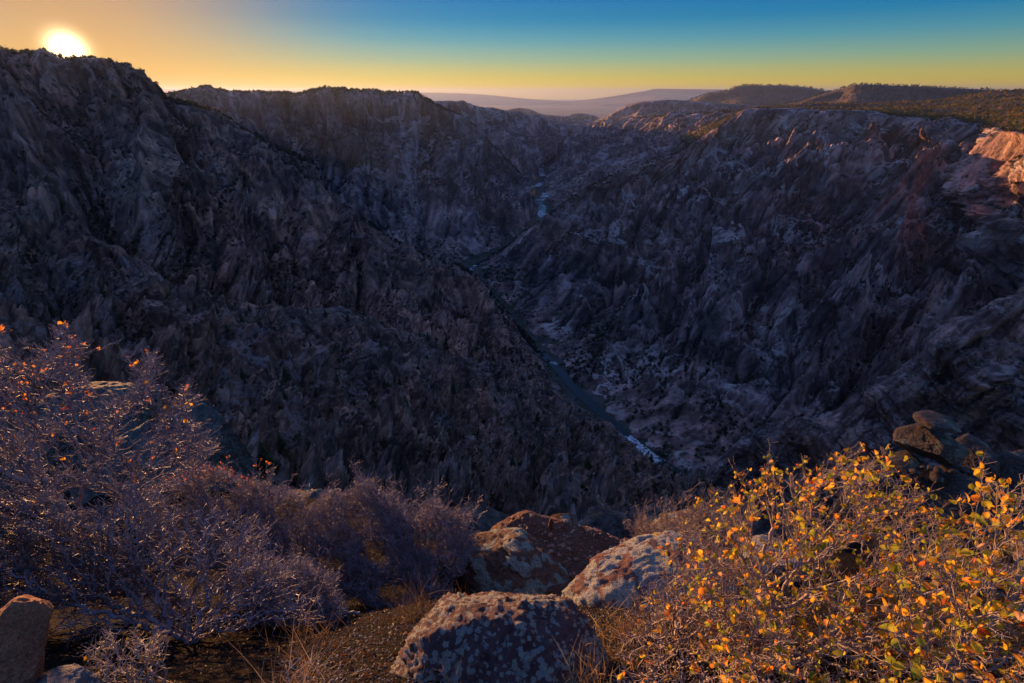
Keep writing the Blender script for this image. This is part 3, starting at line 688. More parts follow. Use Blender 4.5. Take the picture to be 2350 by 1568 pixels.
boulder('stone', P(1265, 1206, 4.2) + [0, 0, 0.02], (0.028, 0.03, 0.085), M['red_ledge'], 'small upright stone standing on the red ledge', 63, cuts=6, sub=3, cat='stone')
boulder('boulder', P(1290, 1186, 4.45) + [0, 0, -0.05], (0.13, 0.1, 0.07), M['green_lichen'], 'small dark knob of rock on the far edge of the red ledge', 64, cuts=6, sub=5)
boulder('boulder', P(770, 1568, 1.35) + [0, 0, -0.1], (0.17, 0.12, 0.07), M['green_lichen'], 'flat greenish stone at the bottom edge left of the maroon boulder', 66, cuts=6, sub=5)
boulder('boulder', P(1560, 1420, 1.75) + [0, 0, -0.14], (0.2, 0.16, 0.1), M['maroon_boulder'], 'small reddish boulder at the foot of the grey lichen boulder', 67, cuts=6, sub=5)

for k, (bx, by, br) in enumerate([(3.4, 2.0, 0.42), (4.3, 3.4, 0.7), (5.6, 2.6, 0.5), (2.9, 4.2, 0.6), (-4.6, 1.4, 0.5), (6.6, 4.0, 0.8)]):
    boulder('boulder', (bx, by, float(ground_z(bx, by)) + 0.05), (br, br * 0.8, br * 0.6), M[['grey_boulder', 'green_lichen', 'maroon_boulder'][k % 3]], ['grey lichen boulder right of the leafy shrubs', 'large greenish boulder on the slope right of the leafy shrubs', 'maroon boulder far to the right on the rim slope', 'grey boulder below the leafy shrubs on the right', 'greenish boulder left of the tall bare shrub', 'maroon boulder at the far right end of the rim slope'][k], 140 + k, cuts=7, rough=0.05, sub=5, square=0.75)
# rounded outcrop behind the left shrub, seen between its twigs
boulder('rock_outcrop', P(350, 1100, 6.2) + [0, 0.6, -0.45], (1.35, 1.5, 1.45), M['mound_rock'], 'large pale green lichen outcrop behind the bare left shrub', 71, cuts=7, rough=0.04, rot=0.3, roll=0.35, sub=7, cat='outcrop', lumps=0.12)
boulder('rock_outcrop', P(60, 1010, 6.8) + [0, 0.6, -1.0], (1.7, 1.6, 1.35), M['mound_rock'], 'second lichen outcrop behind the left shrub at the picture edge', 72, cuts=7, rough=0.05, sub=7, cat='outcrop', lumps=0.12)
boulder('rock_outcrop', P(640, 1215, 6.2) + [0, 0.5, -0.95], (1.2, 1.1, 0.8), M['mound_rock'], 'low lichen outcrop behind the middle bare bushes', 73, cuts=7, rough=0.05, sub=6, cat='outcrop')
boulder('rock_outcrop', P(1120, 1200, 12) + [0, 0.5, -1.3], (1.6, 1.2, 0.9), M['wall_rim'], 'dark outcrop poking up behind the bare bush in the middle', 74, cuts=8, rough=0.07, sub=6, cat='outcrop', roll=0.4)
boulder('rock_outcrop', P(1430, 1200, 14) + [0, 0.5, -1.45], (1.9, 1.2, 0.9), M['wall_rim'], 'grey outcrop just beyond the far edge of the red ledge', 75, cuts=8, rough=0.07, sub=6, cat='outcrop', roll=0.3)
boulder('rock_outcrop', P(700, 1190, 16) + [0, 0.5, -1.6], (2.6, 2.0, 1.8), M['wall_rim'], 'dark outcrop below the rim behind the middle bushes', 76, cuts=8, rough=0.07, sub=6, cat='outcrop', roll=0.3)

# the pile of balanced rocks on the right
Ys = 12.5
SQ = dict(square=0.6, lumps=0.04, layers=0.025)
boulder('balanced_rock', P(2142, 1016, Ys + 0.5) + [0, 0, 0.0], (0.90, 0.85, 0.60), M['stack_rock'], 'big brown block balanced on one point on top of the rock pile', 81, cuts=4, rough=0.04, flat=[((-0.62, -0.45, -0.75), 0.66), ((0.75, -0.25, -0.70), 0.62), ((0.15, -0.25, 1), 0.74), ((-1, -0.1, 0.25), 0.80)], rot=0.12, sub=7, cat='rock', roll=0.12, **SQ)
boulder('slab_rock', P(2153, 968, Ys + 0.35) + [0, 0, 0], (0.56, 0.5, 0.15), M['stack_rock'], 'thin slab lying on top of the balanced brown block', 82, cuts=5, rough=0.05, rot=0.1, sub=6, cat='rock', roll=0.02, **SQ)
boulder('rock', P(2232, 1040, Ys + 0.6 + 0.5) + [0, 0, -0.05], (0.78, 0.8, 0.50), M['stack_rock'], 'wedge shaped rock leaning right of the balanced block', 83, cuts=5, rough=0.05, sub=6, cat='rock', roll=0.45, **SQ)
boulder('rock', P(2176, 1056, Ys - 0.2 + 0.3) + [0, 0, -0.05], (0.32, 0.3, 0.28), M['stack_rock'], 'round rock tucked under the right side of the balanced block', 84, cuts=4, rough=0.03, sub=6, cat='rock')
boulder('rock', P(2070, 1062, Ys + 0.4) + [0, 0, -0.08], (0.50, 0.5, 0.28), M['stack_rock'], 'slanted rock under the left side of the balanced block', 85, cuts=6, rough=0.05, sub=6, cat='rock', roll=-0.3, **SQ)
boulder('rock', P(2190, 1130, Ys - 1.0 + 0.5) + [0, 0, -0.12], (1.12, 0.95, 0.60), M['stack_rock'], 'broad cracked boulder below the balanced rock pile', 86, cuts=5, rough=0.05, sub=7, cat='rock', roll=0.2, rot=0.25, **SQ)
boulder('rock', P(2340, 1085, Ys + 0.5) + [0.2, 0, -0.12], (0.95, 0.8, 0.60), M['stack_rock'], 'craggy rock at the picture edge right of the pile', 87, cuts=6, rough=0.08, sub=6, cat='rock', **SQ)
boulder('rock', P(2005, 1088, Ys + 0.5) + [0, 0, -0.1], (0.85, 0.6, 0.30), M['stack_rock'], 'low flat rock at the left foot of the pile', 88, cuts=6, rough=0.06, sub=6, cat='rock', **SQ)
boulder('rock', P(2125, 1092, Ys - 0.2 + 0.4) + [0, 0, -0.14], (0.70, 0.5, 0.26), M['stack_rock'], 'flat shaded rock directly beneath the tip of the balanced block', 89, cuts=6, rough=0.06, sub=6, cat='rock', **SQ)
boulder('rocky_knoll', P(2180, 1225, Ys + 0.5 + 0.8) + [0, 0, -0.2], (3.6, 2.6, 3.0), M['stack_rock'], 'dark knoll carrying the pile of balanced rocks', 90, cuts=6, rough=0.06, flat=[((0, 0, 1), 0.72)], sub=7, cat='knoll', square=0.7, layers=0.03)
for k, (qx, qy, s_) in enumerate([(2120, 1070, .07), (2135, 1072, .09), (2155, 1078, .12), (2190, 1080, .1), (2215, 1078, .13), (2100, 1080, .12), (2060, 1082, .1), (2235, 1084, .14), (2255, 1080, .1), (2275, 1072, .12), (2090, 1092, .11), (2150, 1095, .16)]):
    boulder('stone', P(qx, qy, Ys - 0.5) + [0, 0, -0.04], (s_ * 1.3, s_, s_ * 0.8), M['stack_rock'], 'one of the small loose stones filling the gaps under the balanced block', 100 + k, cuts=7, sub=3, cat='stone', group='loose stones in the rock pile', rot=k)

# ------------------------------------------------------------------ scattered small things
def raise_to_ground(x, y): return ground_z(x, y) + fbm(np.stack([x, y, x * 0], 1) / 0.9, 5, 0.55) * 0.11
def scatter_tris(n, xyfun, size, base, seed, zlift=0.0):
    g = np.random.default_rng(seed)
    V0, F0 = ICO[1]
    xy = xyfun(g, n); x, y = xy[:, 0], xy[:, 1]
    z = raise_to_ground(x, y)
    s = g.uniform(size[0], size[1], n) * g.uniform(0.5, 1, n)
    V = V0[None] * (1 + 0.3 * g.normal(size=(n, len(V0), 1))) * (s[:, None, None] * g.uniform(0.5, 1.2, (n, 1, 3)))
    V = V + np.stack([x, y, z + zlift * s], 1)[:, None, :]
    F = F0[None] + (np.arange(n) * len(V0))[:, None, None]
    c = np.array(base)[g.integers(0, len(base), n)] * g.uniform(0.6, 1.5, (n, 1))
    C = np.repeat(c, len(V0), 0)
    return V.reshape(-1, 3), F.reshape(-1, 3), C
def wedge(x0, x1, y0, y1, pow_=1.0):
    def f(g, n):
        y = y0 + (y1 - y0) * g.random(n) ** pow_
        return np.stack([g.uniform(x0, x1, n) * (0.35 + y * 0.65), y], 1)
    return f
V, F, C = scatter_tris(26000, wedge(-0.8, 1.1, 0.7, 4.2, 1.7), (0.003, 0.010), [(0.08, 0.078, 0.088), (0.05, 0.035, 0.03), (0.17, 0.165, 0.18), (0.03, 0.025, 0.025)], 3)
tag(mesh('gravel', V, F, M['stone_bits'], col=C), 'grey grit and gravel covering the soil between the boulders', 'gravel', kind='stuff')
# chips lying on the red ledge: dropped on its upper face
def ray_drop(objs, x, y, z0=0.0):
    best = None
    for o in objs:
        li = o.matrix_world.inverted()
        ok, loc, n, _ = o.ray_cast(li @ Vector((x, y, z0)), Vector((0, 0, -1)))
        if ok:
            w = o.matrix_world @ loc
            if best is None or w.z > best.z: best = w
    return best
bpy.context.view_layer.update()
ledge = bpy.data.objects['rock_ledge']
g = np.random.default_rng(9); Vs = []; Fs = []; Cs = []; nvt = 0
V0, F0 = ICO[1]
for k in range(900):
    x = ledge.location.x + g.uniform(-0.75, 0.75); y = ledge.location.y + g.uniform(-0.65, 0.5)
    w = ray_drop([ledge], x, y)
    if w is None or w.z < ledge.location.z + 0.05: continue
    s = 0.006 + 0.022 * g.random() ** 3
    V = V0 * (1 + 0.35 * g.normal(size=(len(V0), 1))) * (s * np.array([1.3, 1.0, 0.5])); a = g.uniform(0, 6.3)
    V = V @ np.array([[math.cos(a), math.sin(a), 0], [-math.sin(a), math.cos(a), 0], [0, 0, 1]])
    Vs.append(V + np.array(w) + [0, 0, s * 0.25]); Fs.append(F0 + nvt); nvt += len(V0)
    c = np.array([(0.28, 0.15, 0.1), (0.2, 0.08, 0.05), (0.33, 0.25, 0.2)][g.integers(0, 3)]) * g.uniform(0.6, 1.3); Cs.append(np.repeat(c[None], len(V0), 0))
tag(mesh('gravel', np.concatenate(Vs), np.concatenate(Fs), M['stone_bits'], col=np.concatenate(Cs)), 'loose reddish rock chips scattered on the flat red ledge', 'rock chips', kind='stuff')
print('rocks', round(time.time() - T0, 1))

# ------------------------------------------------------------------ shrubs
def tubes(A, B, ra, rb, k):
    """separate k-sided prisms for all edges at once"""
    D = B - A; L = np.linalg.norm(D, axis=1); L = np.maximum(L, 1e-6); D = D / L[:, None]
    up = np.where(np.abs(D[:, 2:3]) > 0.9, np.array([[1.0, 0, 0]]), np.array([[0, 0, 1.0]]))
    U = np.cross(D, up); U /= np.linalg.norm(U, axis=1)[:, None]; W_ = np.cross(D, U)
    ang = np.arange(k) * 2 * math.pi / k
    ring = np.cos(ang)[None, :, None] * U[:, None, :] + np.sin(ang)[None, :, None] * W_[:, None, :]
    Va = (A - D * ra[:, None] * 0.3)[:, None, :] + ring * ra[:, None, None]; Vb = (B + D * rb[:, None] * 0.3)[:, None, :] + ring * rb[:, None, None]
    V = np.concatenate([Va, Vb], 1).reshape(-1, 3)
    base = (np.arange(len(A)) * 2 * k)[:, None]
    j = np.arange(k); jn = (j + 1) % k
    F = np.stack([base + j, base + jn, base + jn + k, base + j + k], -1).reshape(-1, 4)
    return V, F

def min_path_tree(pts, root, bal, aniso=(1, 1, 1)):
    """joins the sampled points into one branching tree: short edges, but not long ways round to the root"""
    pts = np.vstack([root, pts]); n = len(pts)
    sc = pts * np.array(aniso)
    order = np.argsort(np.linalg.norm(sc - sc[0], axis=1)); pts = pts[order]; sc = sc[order]
    par = np.zeros(n, int); plen = np.zeros(n)
    for i in range(1, n):
        d = np.linalg.norm(sc[:i] - sc[i], axis=1)
        c = d * (1 + d * 2.0) + bal * plen[:i]
        j = int(np.argmin(c)); par[i] = j; plen[i] = plen[j] + d[j]
    return pts, par

def shrub_mesh(pts, par, r_tip, r_exp, r_max, rng, relax=4, wig=0.12, spurs=0.8, spur_len=0.03, spur_dir=(0, 0, 0.5)):
    n = len(pts)
    cnt = np.ones(n)
    for i in range(n - 1, 0, -1): cnt[par[i]] += cnt[i]
    for it in range(relax):
        acc = np.zeros_like(pts); wt = np.zeros(n)
        np.add.at(acc, par[1:], pts[1:] * cnt[1:, None]); np.add.at(wt, par[1:], cnt[1:])
        m = (wt > 0) & (np.arange(n) > 0)
        tgt = 0.5 * (acc[m] / wt[m, None] + pts[par[m]])
        pts = pts.copy(); pts[m] += 0.6 * (tgt - pts[m])
    rad = np.minimum(r_tip * cnt ** r_exp, r_max)
    i = np.arange(1, n); A = pts[par[i]]; B = pts[i]
    rb = rad[i]; ra = np.minimum(rad[par[i]], rb * 1.25 + r_tip * 0.2)
    L = np.linalg.norm(B - A, axis=1)
    m1 = A + (B - A) * 0.33 + rng.normal(size=A.shape) * (L * wig)[:, None]
    m2 = A + (B - A) * 0.68 + rng.normal(size=A.shape) * (L * wig)[:, None]
    SA = np.concatenate([A, m1, m2]); SB = np.concatenate([m1, m2, B])
    SR = np.concatenate([ra, ra * 0.67 + rb * 0.33, ra * 0.33 + rb * 0.67]); SR2 = np.concatenate([ra * 0.67 + rb * 0.33, ra * 0.33 + rb * 0.67, rb])
    # short spurs with buds on the fine twigs
    fine = np.where(SR < r_tip * 5)[0]
    pick = rng.choice(fine, int(len(fine) * spurs), replace=spurs > 1)
    t = rng.random((len(pick), 1)); O = SA[pick] * (1 - t) + SB[pick] * t
    d = SB[pick] - SA[pick]; d /= np.maximum(np.linalg.norm(d, axis=1), 1e-6)[:, None]
    dr = d * 0.8 + rng.normal(size=d.shape) * 0.6 + np.array(spur_dir); dr /= np.linalg.norm(dr, axis=1)[:, None]
    E = O + dr * (spur_len * rng.uniform(0.3, 1.6, (len(pick), 1)))
    k = rng.random(len(pick)) < 0.6
    d2 = dr[k] * 0.7 + rng.normal(size=(k.sum(), 3)) * 0.5; d2 /= np.linalg.norm(d2, axis=1)[:, None]
    E2 = E[k] + d2 * (spur_len * 0.7 * rng.uniform(0.3, 1.4, (k.sum(), 1)))
    rt = np.full(len(pick), r_tip)
    SA = np.concatenate([SA, O, E[k]]); SB = np.concatenate([SB, E, E2])
    SR = np.concatenate([SR, rt, rt[k] * 0.8]); SR2 = np.concatenate([SR2, rt * 0.7, rt[k] * 0.75])
    thick = np.maximum(SR, SR2) > r_tip * 5
    out = []; off = 0
    V1, F1 = tubes(SA[thick], SB[thick], SR[thick], SR2[thick], 8) if thick.any() else (np.zeros((0, 3)), np.zeros((0, 4), int))
    V2, F2 = tubes(SA[~thick], SB[~thick], SR[~thick], SR2[~thick], 3)
    tips = np.concatenate([E, E2, SB[:0]])
    return np.concatenate([V1, V2]), np.concatenate([F1, F2 + len(V1)]), tips, (SA[~thick], SB[~thick])

LEAF_V = np.array([(0, 0, 0), (-0.30, 0.22, 0.05), (0.30, 0.22, 0.05), (-0.40, 0.52, 0.08), (0.40, 0.52, 0.08), (-0.27, 0.84, 0.03), (0.27, 0.84, 0.03), (0, 1.0, -0.05), (0, 0.3, -0.03), (0, 0.65, -0.04)])
LEAF_F = np.array([(0, 8, 1), (0, 2, 8), (1, 8, 3), (8, 9, 3), (8, 2, 4), (8, 4, 9), (3, 9, 5), (9, 4, 6), (5, 9, 7), (9, 6, 7)])
def leaves(pos, size, palette, rng, up=0.6, towards=(0, -0.5, 0.4)):
    n = len(pos)
    Z = rng.normal(size=(n, 3)) * 0.8 + np.array(towards); Z /= np.linalg.norm(Z, axis=1)[:, None]
    Yv = rng.normal(size=(n, 3)) + np.array([0, 0, up]); Yv -= Z * (Yv * Z).sum(1)[:, None]; Yv /= np.linalg.norm(Yv, axis=1)[:, None]
    X = np.cross(Yv, Z)
    s = size[0] * 0.75 + (size[1] * 1.12 - size[0] * 0.75) * rng.beta(2, 2.2, n)
    curl = rng.normal(size=(n, 1)) * 0.5
    lv = np.repeat(LEAF_V[None], n, 0).copy()
    lv[..., 2] += curl * (lv[..., 1] ** 2) * 0.5 + np.abs(lv[..., 0]) * rng.uniform(-0.2, 0.7, (n, 1))
    lv[..., 0] *= rng.uniform(0.7, 1.15, (n, 1))
    V = pos[:, None, :] + (lv[..., 0:1] * X[:, None] + lv[..., 1:2] * Yv[:, None] + lv[..., 2:3] * Z[:, None]) * s[:, None, None]
    F = LEAF_F[None] + (np.arange(n) * len(LEAF_V))[:, None, None]
    w = np.array([p[1] for p in palette], float); w /= w.sum()
    c = np.array([p[0] for p in palette])[rng.choice(len(palette), n, p=w)] * rng.uniform(0.7, 1.3, (n, 1))
    C = np.repeat(c[:, None, :], len(LEAF_V), 1)
    # browned leaf edges and tips, paler midrib
    C[:, 7] *= np.array([1.1, 0.55, 0.4]); C[:, 5:7] *= np.array([1.05, 0.8, 0.7]); C[:, 8:10] *= 1.15
    return V.reshape(-1, 3), F.reshape(-1, 3), C.reshape(-1, 3)

def in_poly(x, y, poly):
    poly = np.array(poly, float); inside = np.zeros(len(x), bool); j = len(poly) - 1
    for i in range(len(poly)):
        xi, yi = poly[i]; xj, yj = poly[j]
        c = ((yi > y) != (yj > y)) & (x < (xj - xi) * (y - yi) / (yj - yi + 1e-9) + xi)
        inside ^= c; j = i
    return inside
def env_points(poly, Yf, n, rng, dens=None):
    """points filling the body of a shrub: outline as seen from the path, depth from Yf(qx, qy) -> (near, far)"""
    poly = np.array(poly, float); out = np.zeros((0, 3)); q = np.zeros((0, 2))
    while len(out) < n:
        x = rng.uniform(poly[:, 0].min(), poly[:, 0].max(), n); y = rng.uniform(poly[:, 1].min(), poly[:, 1].max(), n)
        k = in_poly(x, y, poly)
        if dens is not None: k &= rng.random(n) < dens(x, y)
        x, y = x[k], y[k]
        a, b = Yf(x, y); Yd = a + (b - a) * rng.random(len(x))
        d = np.stack([(x - 1175) / 1175, CP + (784 - y) / 1175 * SP, -SP + (784 - y) / 1175 * CP], 1)
        out = np.concatenate([out, d * (Yd / d[:, 1])[:, None]]); q = np.concatenate([q, np.stack([x, y], 1)])
    return out[:n]

def shrub(name, label, cat, poly, Yf, root, n, mat, seed, relax=4, r_tip=0.0016, r_exp=0.36, r_max=0.02, bal=0.35, leafspec=None, group=None, spurs=0.9, spur_len=0.03, wig=0.12, dens=None, spur_dir=(0, 0, 0.4), extra=None, aniso=(1, 1, 1)):
    rng = np.random.default_rng(seed)
    pts = env_points(poly, Yf, n, rng, dens)
    if extra is not None: pts = np.concatenate([pts, np.array(extra)])
    root = np.array(root, float)
    pts, par = min_path_tree(pts, root[None], bal, aniso)
    V, F, tips, segs = shrub_mesh(pts, par, r_tip, r_exp, r_max, rng, relax, wig, spurs, spur_len, spur_dir)
    e = empty(name, tuple(root)); tag(e, label, cat, group)
    b = mesh('branches', V - root, F, mat, parent=e, smooth=True)
    if leafspec:
        cnt, size, pal, wfun = leafspec
        w = np.ones(len(tips)) if wfun is None else wfun(tips)
        w = np.maximum(w, 1e-9); w /= w.sum()
        idx = rng.choice(len(tips), min(int(cnt * 0.55), len(tips)), replace=False, p=w)
        pos = np.repeat(tips[idx], rng.integers(1, 4, len(idx)), 0); pos = pos + rng.normal(size=pos.shape) * size[0] * 0.15
        LV, LF, LC = leaves(pos, size, pal, rng)
        mesh('leaves', LV - root, LF, M['leaf'], parent=e, col=LC, smooth=True)
    return e

YEL = [((0.85, 0.50, 0.04), 4), ((0.50, 0.46, 0.04), 4.5), ((0.28, 0.32, 0.04), 3), ((0.85, 0.34, 0.05), 1.6), ((0.55, 0.12, 0.03), 0.3), ((0.55, 0.36, 0.2), 0.5)]
ORA = [((0.75, 0.28, 0.04), 4), ((0.8, 0.42, 0.06), 3), ((0.6, 0.35, 0.22), 1.5), ((0.55, 0.1, 0.03), 0.7)]
def qy_of(p):  # height of a point in the view, used only to thin the leaves towards the ground
    return p[:, 2] / p[:, 1]

# left: tall spreading shrub, nearly leafless
polyL = [(-420, 760), (-200, 700), (-60, 730), (10, 762), (60, 790), (110, 775), (122, 728), (148, 730), (160, 775), (205, 775), (200, 800), (190, 850), (260, 880), (275, 850), (272, 785), (292, 820), (310, 845), (355, 800), (362, 822), (378, 825), (375, 870), (420, 890), (440, 868), (446, 880), (420, 930), (470, 900), (484, 915), (465, 960), (500, 985), (512, 1015), (508, 1045), (480, 1075), (430, 1110), (330, 1165), (250, 1215), (120, 1250), (-40, 1290), (-420, 1300)]
def YL(x, y):
    c = 2.75 + (1300 - y) / 560 * 0.55
    return c - 0.45, c + 0.45
shrub('shrub', 'tall nearly leafless shrub with sparse orange leaves filling the left edge', 'shrub', polyL, YL, extra=None, dens=lambda x, y: 0.2 + 0.8 * (np.sin(x / 43.0 + y / 61.0) * np.sin(y / 33.0 - x / 97.0) > -0.3), root=(-2.55, 2.6, gz(-2.55, 2.6) - 0.05), n=3000, mat=M['bark_grey'], seed=5, r_tip=0.0017, r_exp=0.37, r_max=0.028, bal=0.7, spurs=2.6, spur_len=0.05, wig=0.09, aniso=(0.7, 1, 1.25),
      leafspec=(850, (0.017, 0.031), ORA, lambda p: np.clip(-p[:, 0] * 0.4 + (p[:, 2] + 2.2) * 1.6, 0.03, 3) ** 2.5))
print('shrub1', round(time.time() - T0, 1))
# lower left: sprawling dead branches
polyD = [(-200, 1180), (60, 1170), (200, 1150), (330, 1120), (400, 1160), (480, 1150), (560, 1180), (620, 1210), (660, 1290), (700, 1330), (760, 1400), (720, 1440), (600, 1430), (520, 1480), (330, 1450), (150, 1480), (100, 1400), (-100, 1350)]
shrub('shrub', 'sprawling dead grey branches close to the ground below the tall left shrub', 'shrub', polyD, lambda x, y: (1.75 + (1500 - y) / 400 * 0.7, 2.1 + (1500 - y) / 400 * 1.0), (-1.9, 1.95, gz(-1.9, 1.95)), 1500, M['bark_grey'], 6, r_tip=0.0019, r_exp=0.36, r_max=0.014, bal=0.6, spurs=1.2, spur_len=0.06, wig=0.12)
# middle bare bushes
def crown_shoots(poly, f, seed, n=34, m=7, up=(12, 48)):
    g = np.random.default_rng(seed); pl = np.array(poly, float); mid = (pl[:, 1].min() + pl[:, 1].max()) / 2; out = []
    for k in range(n):
        for _ in range(30):
            i = g.integers(0, len(pl)); a, b = pl[i], pl[(i + 1) % len(pl)]; q = a + (b - a) * g.random()
            if q[1] < mid: break
        x1 = q[0] + g.normal() * 16; y1 = q[1] - g.uniform(*up); x0 = q[0] + (pl[:, 0].mean() - q[0]) * 0.25; y0 = q[1] + 70
        Y0 = float(np.mean(f(np.array([x0]), np.array([y0])))) + g.uniform(-0.2, 0.2)
        for t in np.linspace(0, 1, m): out.append(P(x0 + (x1 - x0) * t, y0 + (y1 - y0) * t, Y0 + 0.06 * t))
    return out
def clumpy(seed):
    return lambda x, y: 0.12 + 0.88 * (np.sin(x / 31.0 + y / 47.0 + seed) * np.sin(y / 23.0 - x / 67.0 + seed * 2) > -0.25)
def mid_bush(label, poly, Y0, Y1, root, n, seed, mat='bark_grey', leaf=None, **kw):
    ys = np.array(poly)[:, 1]; t0, t1 = ys.min(), ys.max()
    f = lambda x, y: (Y0 + (Y1 - Y0) * (t1 - y) / (t1 - t0) - 0.28, Y0 + (Y1 - Y0) * (t1 - y) / (t1 - t0) + 0.38)
    a = dict(r_tip=0.0016, r_exp=0.34, r_max=0.012, bal=0.55, spurs=2.2, spur_len=0.042, group='bare purple grey bushes along the rim')
    a.update(kw); a.setdefault('extra', crown_shoots(poly, f, seed)); a.setdefault('dens', clumpy(seed))
    return shrub('bush', label, 'bush', poly, f, (root[0], root[1], gz(*root)), n, M[mat], seed, leafspec=leaf, **a)
mid_bush('bare purple grey bush rising right of the tall shrub, rusty leaves on its crown', [(330, 1130), (400, 1090), (440, 1085), (470, 1068), (520, 1080), (560, 1100), (600, 1110), (640, 1118), (690, 1130), (700, 1160), (740, 1200), (730, 1290), (680, 1350), (560, 1380), (420, 1330), (340, 1260), (300, 1180)], 3.1, 3.9, (-1.65, 3.15), 6500, 21,
         leaf=(260, (0.012, 0.022), [((0.5, 0.16, 0.04), 2), ((0.35, 0.09, 0.03), 1)], lambda p: np.clip((p[:, 2] / p[:, 1] + 0.95), 0.001, 1) ** 3))
mid_bush('dense bare purple bush in the middle, left of the red ledge', [(700, 1180), (735, 1150), (745, 1128), (790, 1125), (815, 1100), (850, 1098), (870, 1130), (905, 1135), (960, 1150), (1000, 1145), (1020, 1170), (1050, 1180), (1085, 1180), (1095, 1240), (1060, 1330), (1000, 1380), (900, 1400), (790, 1385), (720, 1330), (690, 1250)], 2.9, 3.9, (-0.75, 2.95), 7500, 22)
mid_bush('low bluish bare bush in front of the two purple bushes', [(560, 1300), (620, 1280), (700, 1290), (760, 1330), (790, 1390), (770, 1440), (700, 1450), (600, 1430), (540, 1370)], 2.3, 2.7, (-1.05, 2.35), 2400, 23)
mid_bush('small twiggy bush left of the grey boulder behind the leafy shrub', [(1450, 1250), (1462, 1190), (1500, 1190), (1560, 1180), (1620, 1150), (1680, 1160), (1720, 1230), (1680, 1300), (1560, 1310)], 3.2, 3.8, (1.25, 3.3), 1600, 24, mat='bark_warm')
mid_bush('scrubby bush low on the far left behind the dead branches', [(-200, 1230), (-50, 1200), (100, 1220), (250, 1240), (330, 1280), (330, 1360), (200, 1400), (-200, 1400)], 2.2, 2.6, (-1.9, 2.25), 1500, 25, mat='bark_dark', r_exp=0.38)
print('shrub2', round(time.time() - T0, 1))
# right: leafy shrubs
def RB(Y0, Y1, t0, t1, d=0.28):
    return lambda x, y: (Y0 + (Y1 - Y0) * (t1 - y) / (t1 - t0) - d, Y0 + (Y1 - Y0) * (t1 - y) / (t1 - t0) + d)
def shoots(lst, n=9):
    out = []
    for (x0, y0, Ya), (x1, y1, Yb) in lst:
        for t in np.linspace(0, 1, n): out.append(P(x0 + (x1 - x0) * t + 6 * math.sin(t * 7), y0 + (y1 - y0) * t, Ya + (Yb - Ya) * t))
    return out
SH1 = shoots([((1770, 1150, 1.75), (1766, 1016, 1.85)), ((1740, 1160, 1.8), (1668, 1052, 1.9)), ((1700, 1200, 1.8), (1600, 1165, 1.95)), ((1850, 1130, 1.7), (1842, 1045, 1.8)), ((1900, 1120, 1.7), (1940, 1030, 1.8)),
              ((1960, 1110, 1.65), (2035, 1032, 1.75)), ((1990, 1100, 1.7), (1962, 1022, 1.8)), ((2020, 1150, 1.6), (2105, 1110, 1.7)), ((2050, 1180, 1.6), (2140, 1125, 1.65)), ((1640, 1300, 1.6), (1500, 1250, 1.7)), ((1620, 1400, 1.5), (1460, 1370, 1.6))])
SH2 = shoots([((2262, 1230, 1.3), (2250, 1060, 1.35)), ((2290, 1200, 1.3), (2345, 1090, 1.35)), ((2230, 1240, 1.3), (2200, 1150, 1.35)), ((2190, 1250, 1.3), (2140, 1160, 1.4))])
polyR1 = [(1640, 1180), (1680, 1110), (1700, 1060), (1740, 1085), (1760, 1070), (1766, 1018), (1775, 1070), (1810, 1090), (1850, 1060), (1900, 1045), (1950, 1030), (1968, 1045), (2000, 1060), (2040, 1045), (2060, 1090), (2100, 1110), (2120, 1150), (2160, 1190), (2200, 1240), (2250, 1330), (2230, 1500), (2150, 1600), (1850, 1640), (1650, 1600), (1600, 1450), (1560, 1300)]
shrub('shrub', 'broad leafy shrub with yellow, olive and orange leaves right of the boulders', 'shrub', polyR1, RB(1.05, 1.85, 1020, 1600), (0.95, 1.25, gz(0.95, 1.25) - 0.03), 1900, M['bark_warm'], 31, r_tip=0.0011, r_exp=0.40, r_max=0.017, bal=0.6, spurs=1.3, spur_len=0.03, wig=0.07, extra=SH1, dens=lambda x, y: 0.25 + 0.75 * (np.sin(x / 37.0 + y / 61.0) * np.sin(y / 29.0 - x / 83.0) > -0.35),
      leafspec=(3000, (0.012, 0.027), YEL, None), group='yellow leaved shrubs on the right')
polyR2 = [(2020, 1240), (2090, 1180), (2150, 1190), (2230, 1200), (2262, 1160), (2250, 1080), (2262, 1055), (2285, 1100), (2320, 1100), (2350, 1090), (2420, 1060), (2600, 1100), (2700, 1300), (2650, 1600), (2200, 1640), (2080, 1560), (2020, 1400)]
shrub('shrub', 'leafy yellow green shrub at the right edge with larger nearer leaves', 'shrub', polyR2, RB(0.85, 1.4, 1060, 1600, 0.2), (1.35, 1.0, gz(1.35, 1.0) - 0.03), 1100, M['bark_warm'], 32, r_tip=0.001, r_exp=0.41, r_max=0.014, bal=0.6, spurs=1.2, spur_len=0.026, wig=0.07, extra=SH2,
      leafspec=(1700, (0.014, 0.029), YEL, None), group='yellow leaved shrubs on the right')
polyR3 = [(1400, 1480), (1440, 1380), (1500, 1330), (1560, 1280), (1540, 1160), (1580, 1200), (1640, 1230), (1720, 1300), (1800, 1400), (1850, 1560), (1750, 1640), (1500, 1640), (1420, 1580)]
shrub('shrub', 'thin twiggy shrub with few orange leaves beside the maroon boulder', 'shrub', polyR3, RB(1.0, 1.9, 1160, 1600, 0.2), (0.62, 1.25, gz(0.62, 1.25) - 0.03), 1300, M['bark_warm'], 33, r_tip=0.0014, r_exp=0.33, r_max=0.009, bal=0.6, spurs=0.9, spur_len=0.03,
      leafspec=(330, (0.014, 0.026), YEL + [((0.5, 0.2, 0.04), 4)], None), group='yellow leaved shrubs on the right')
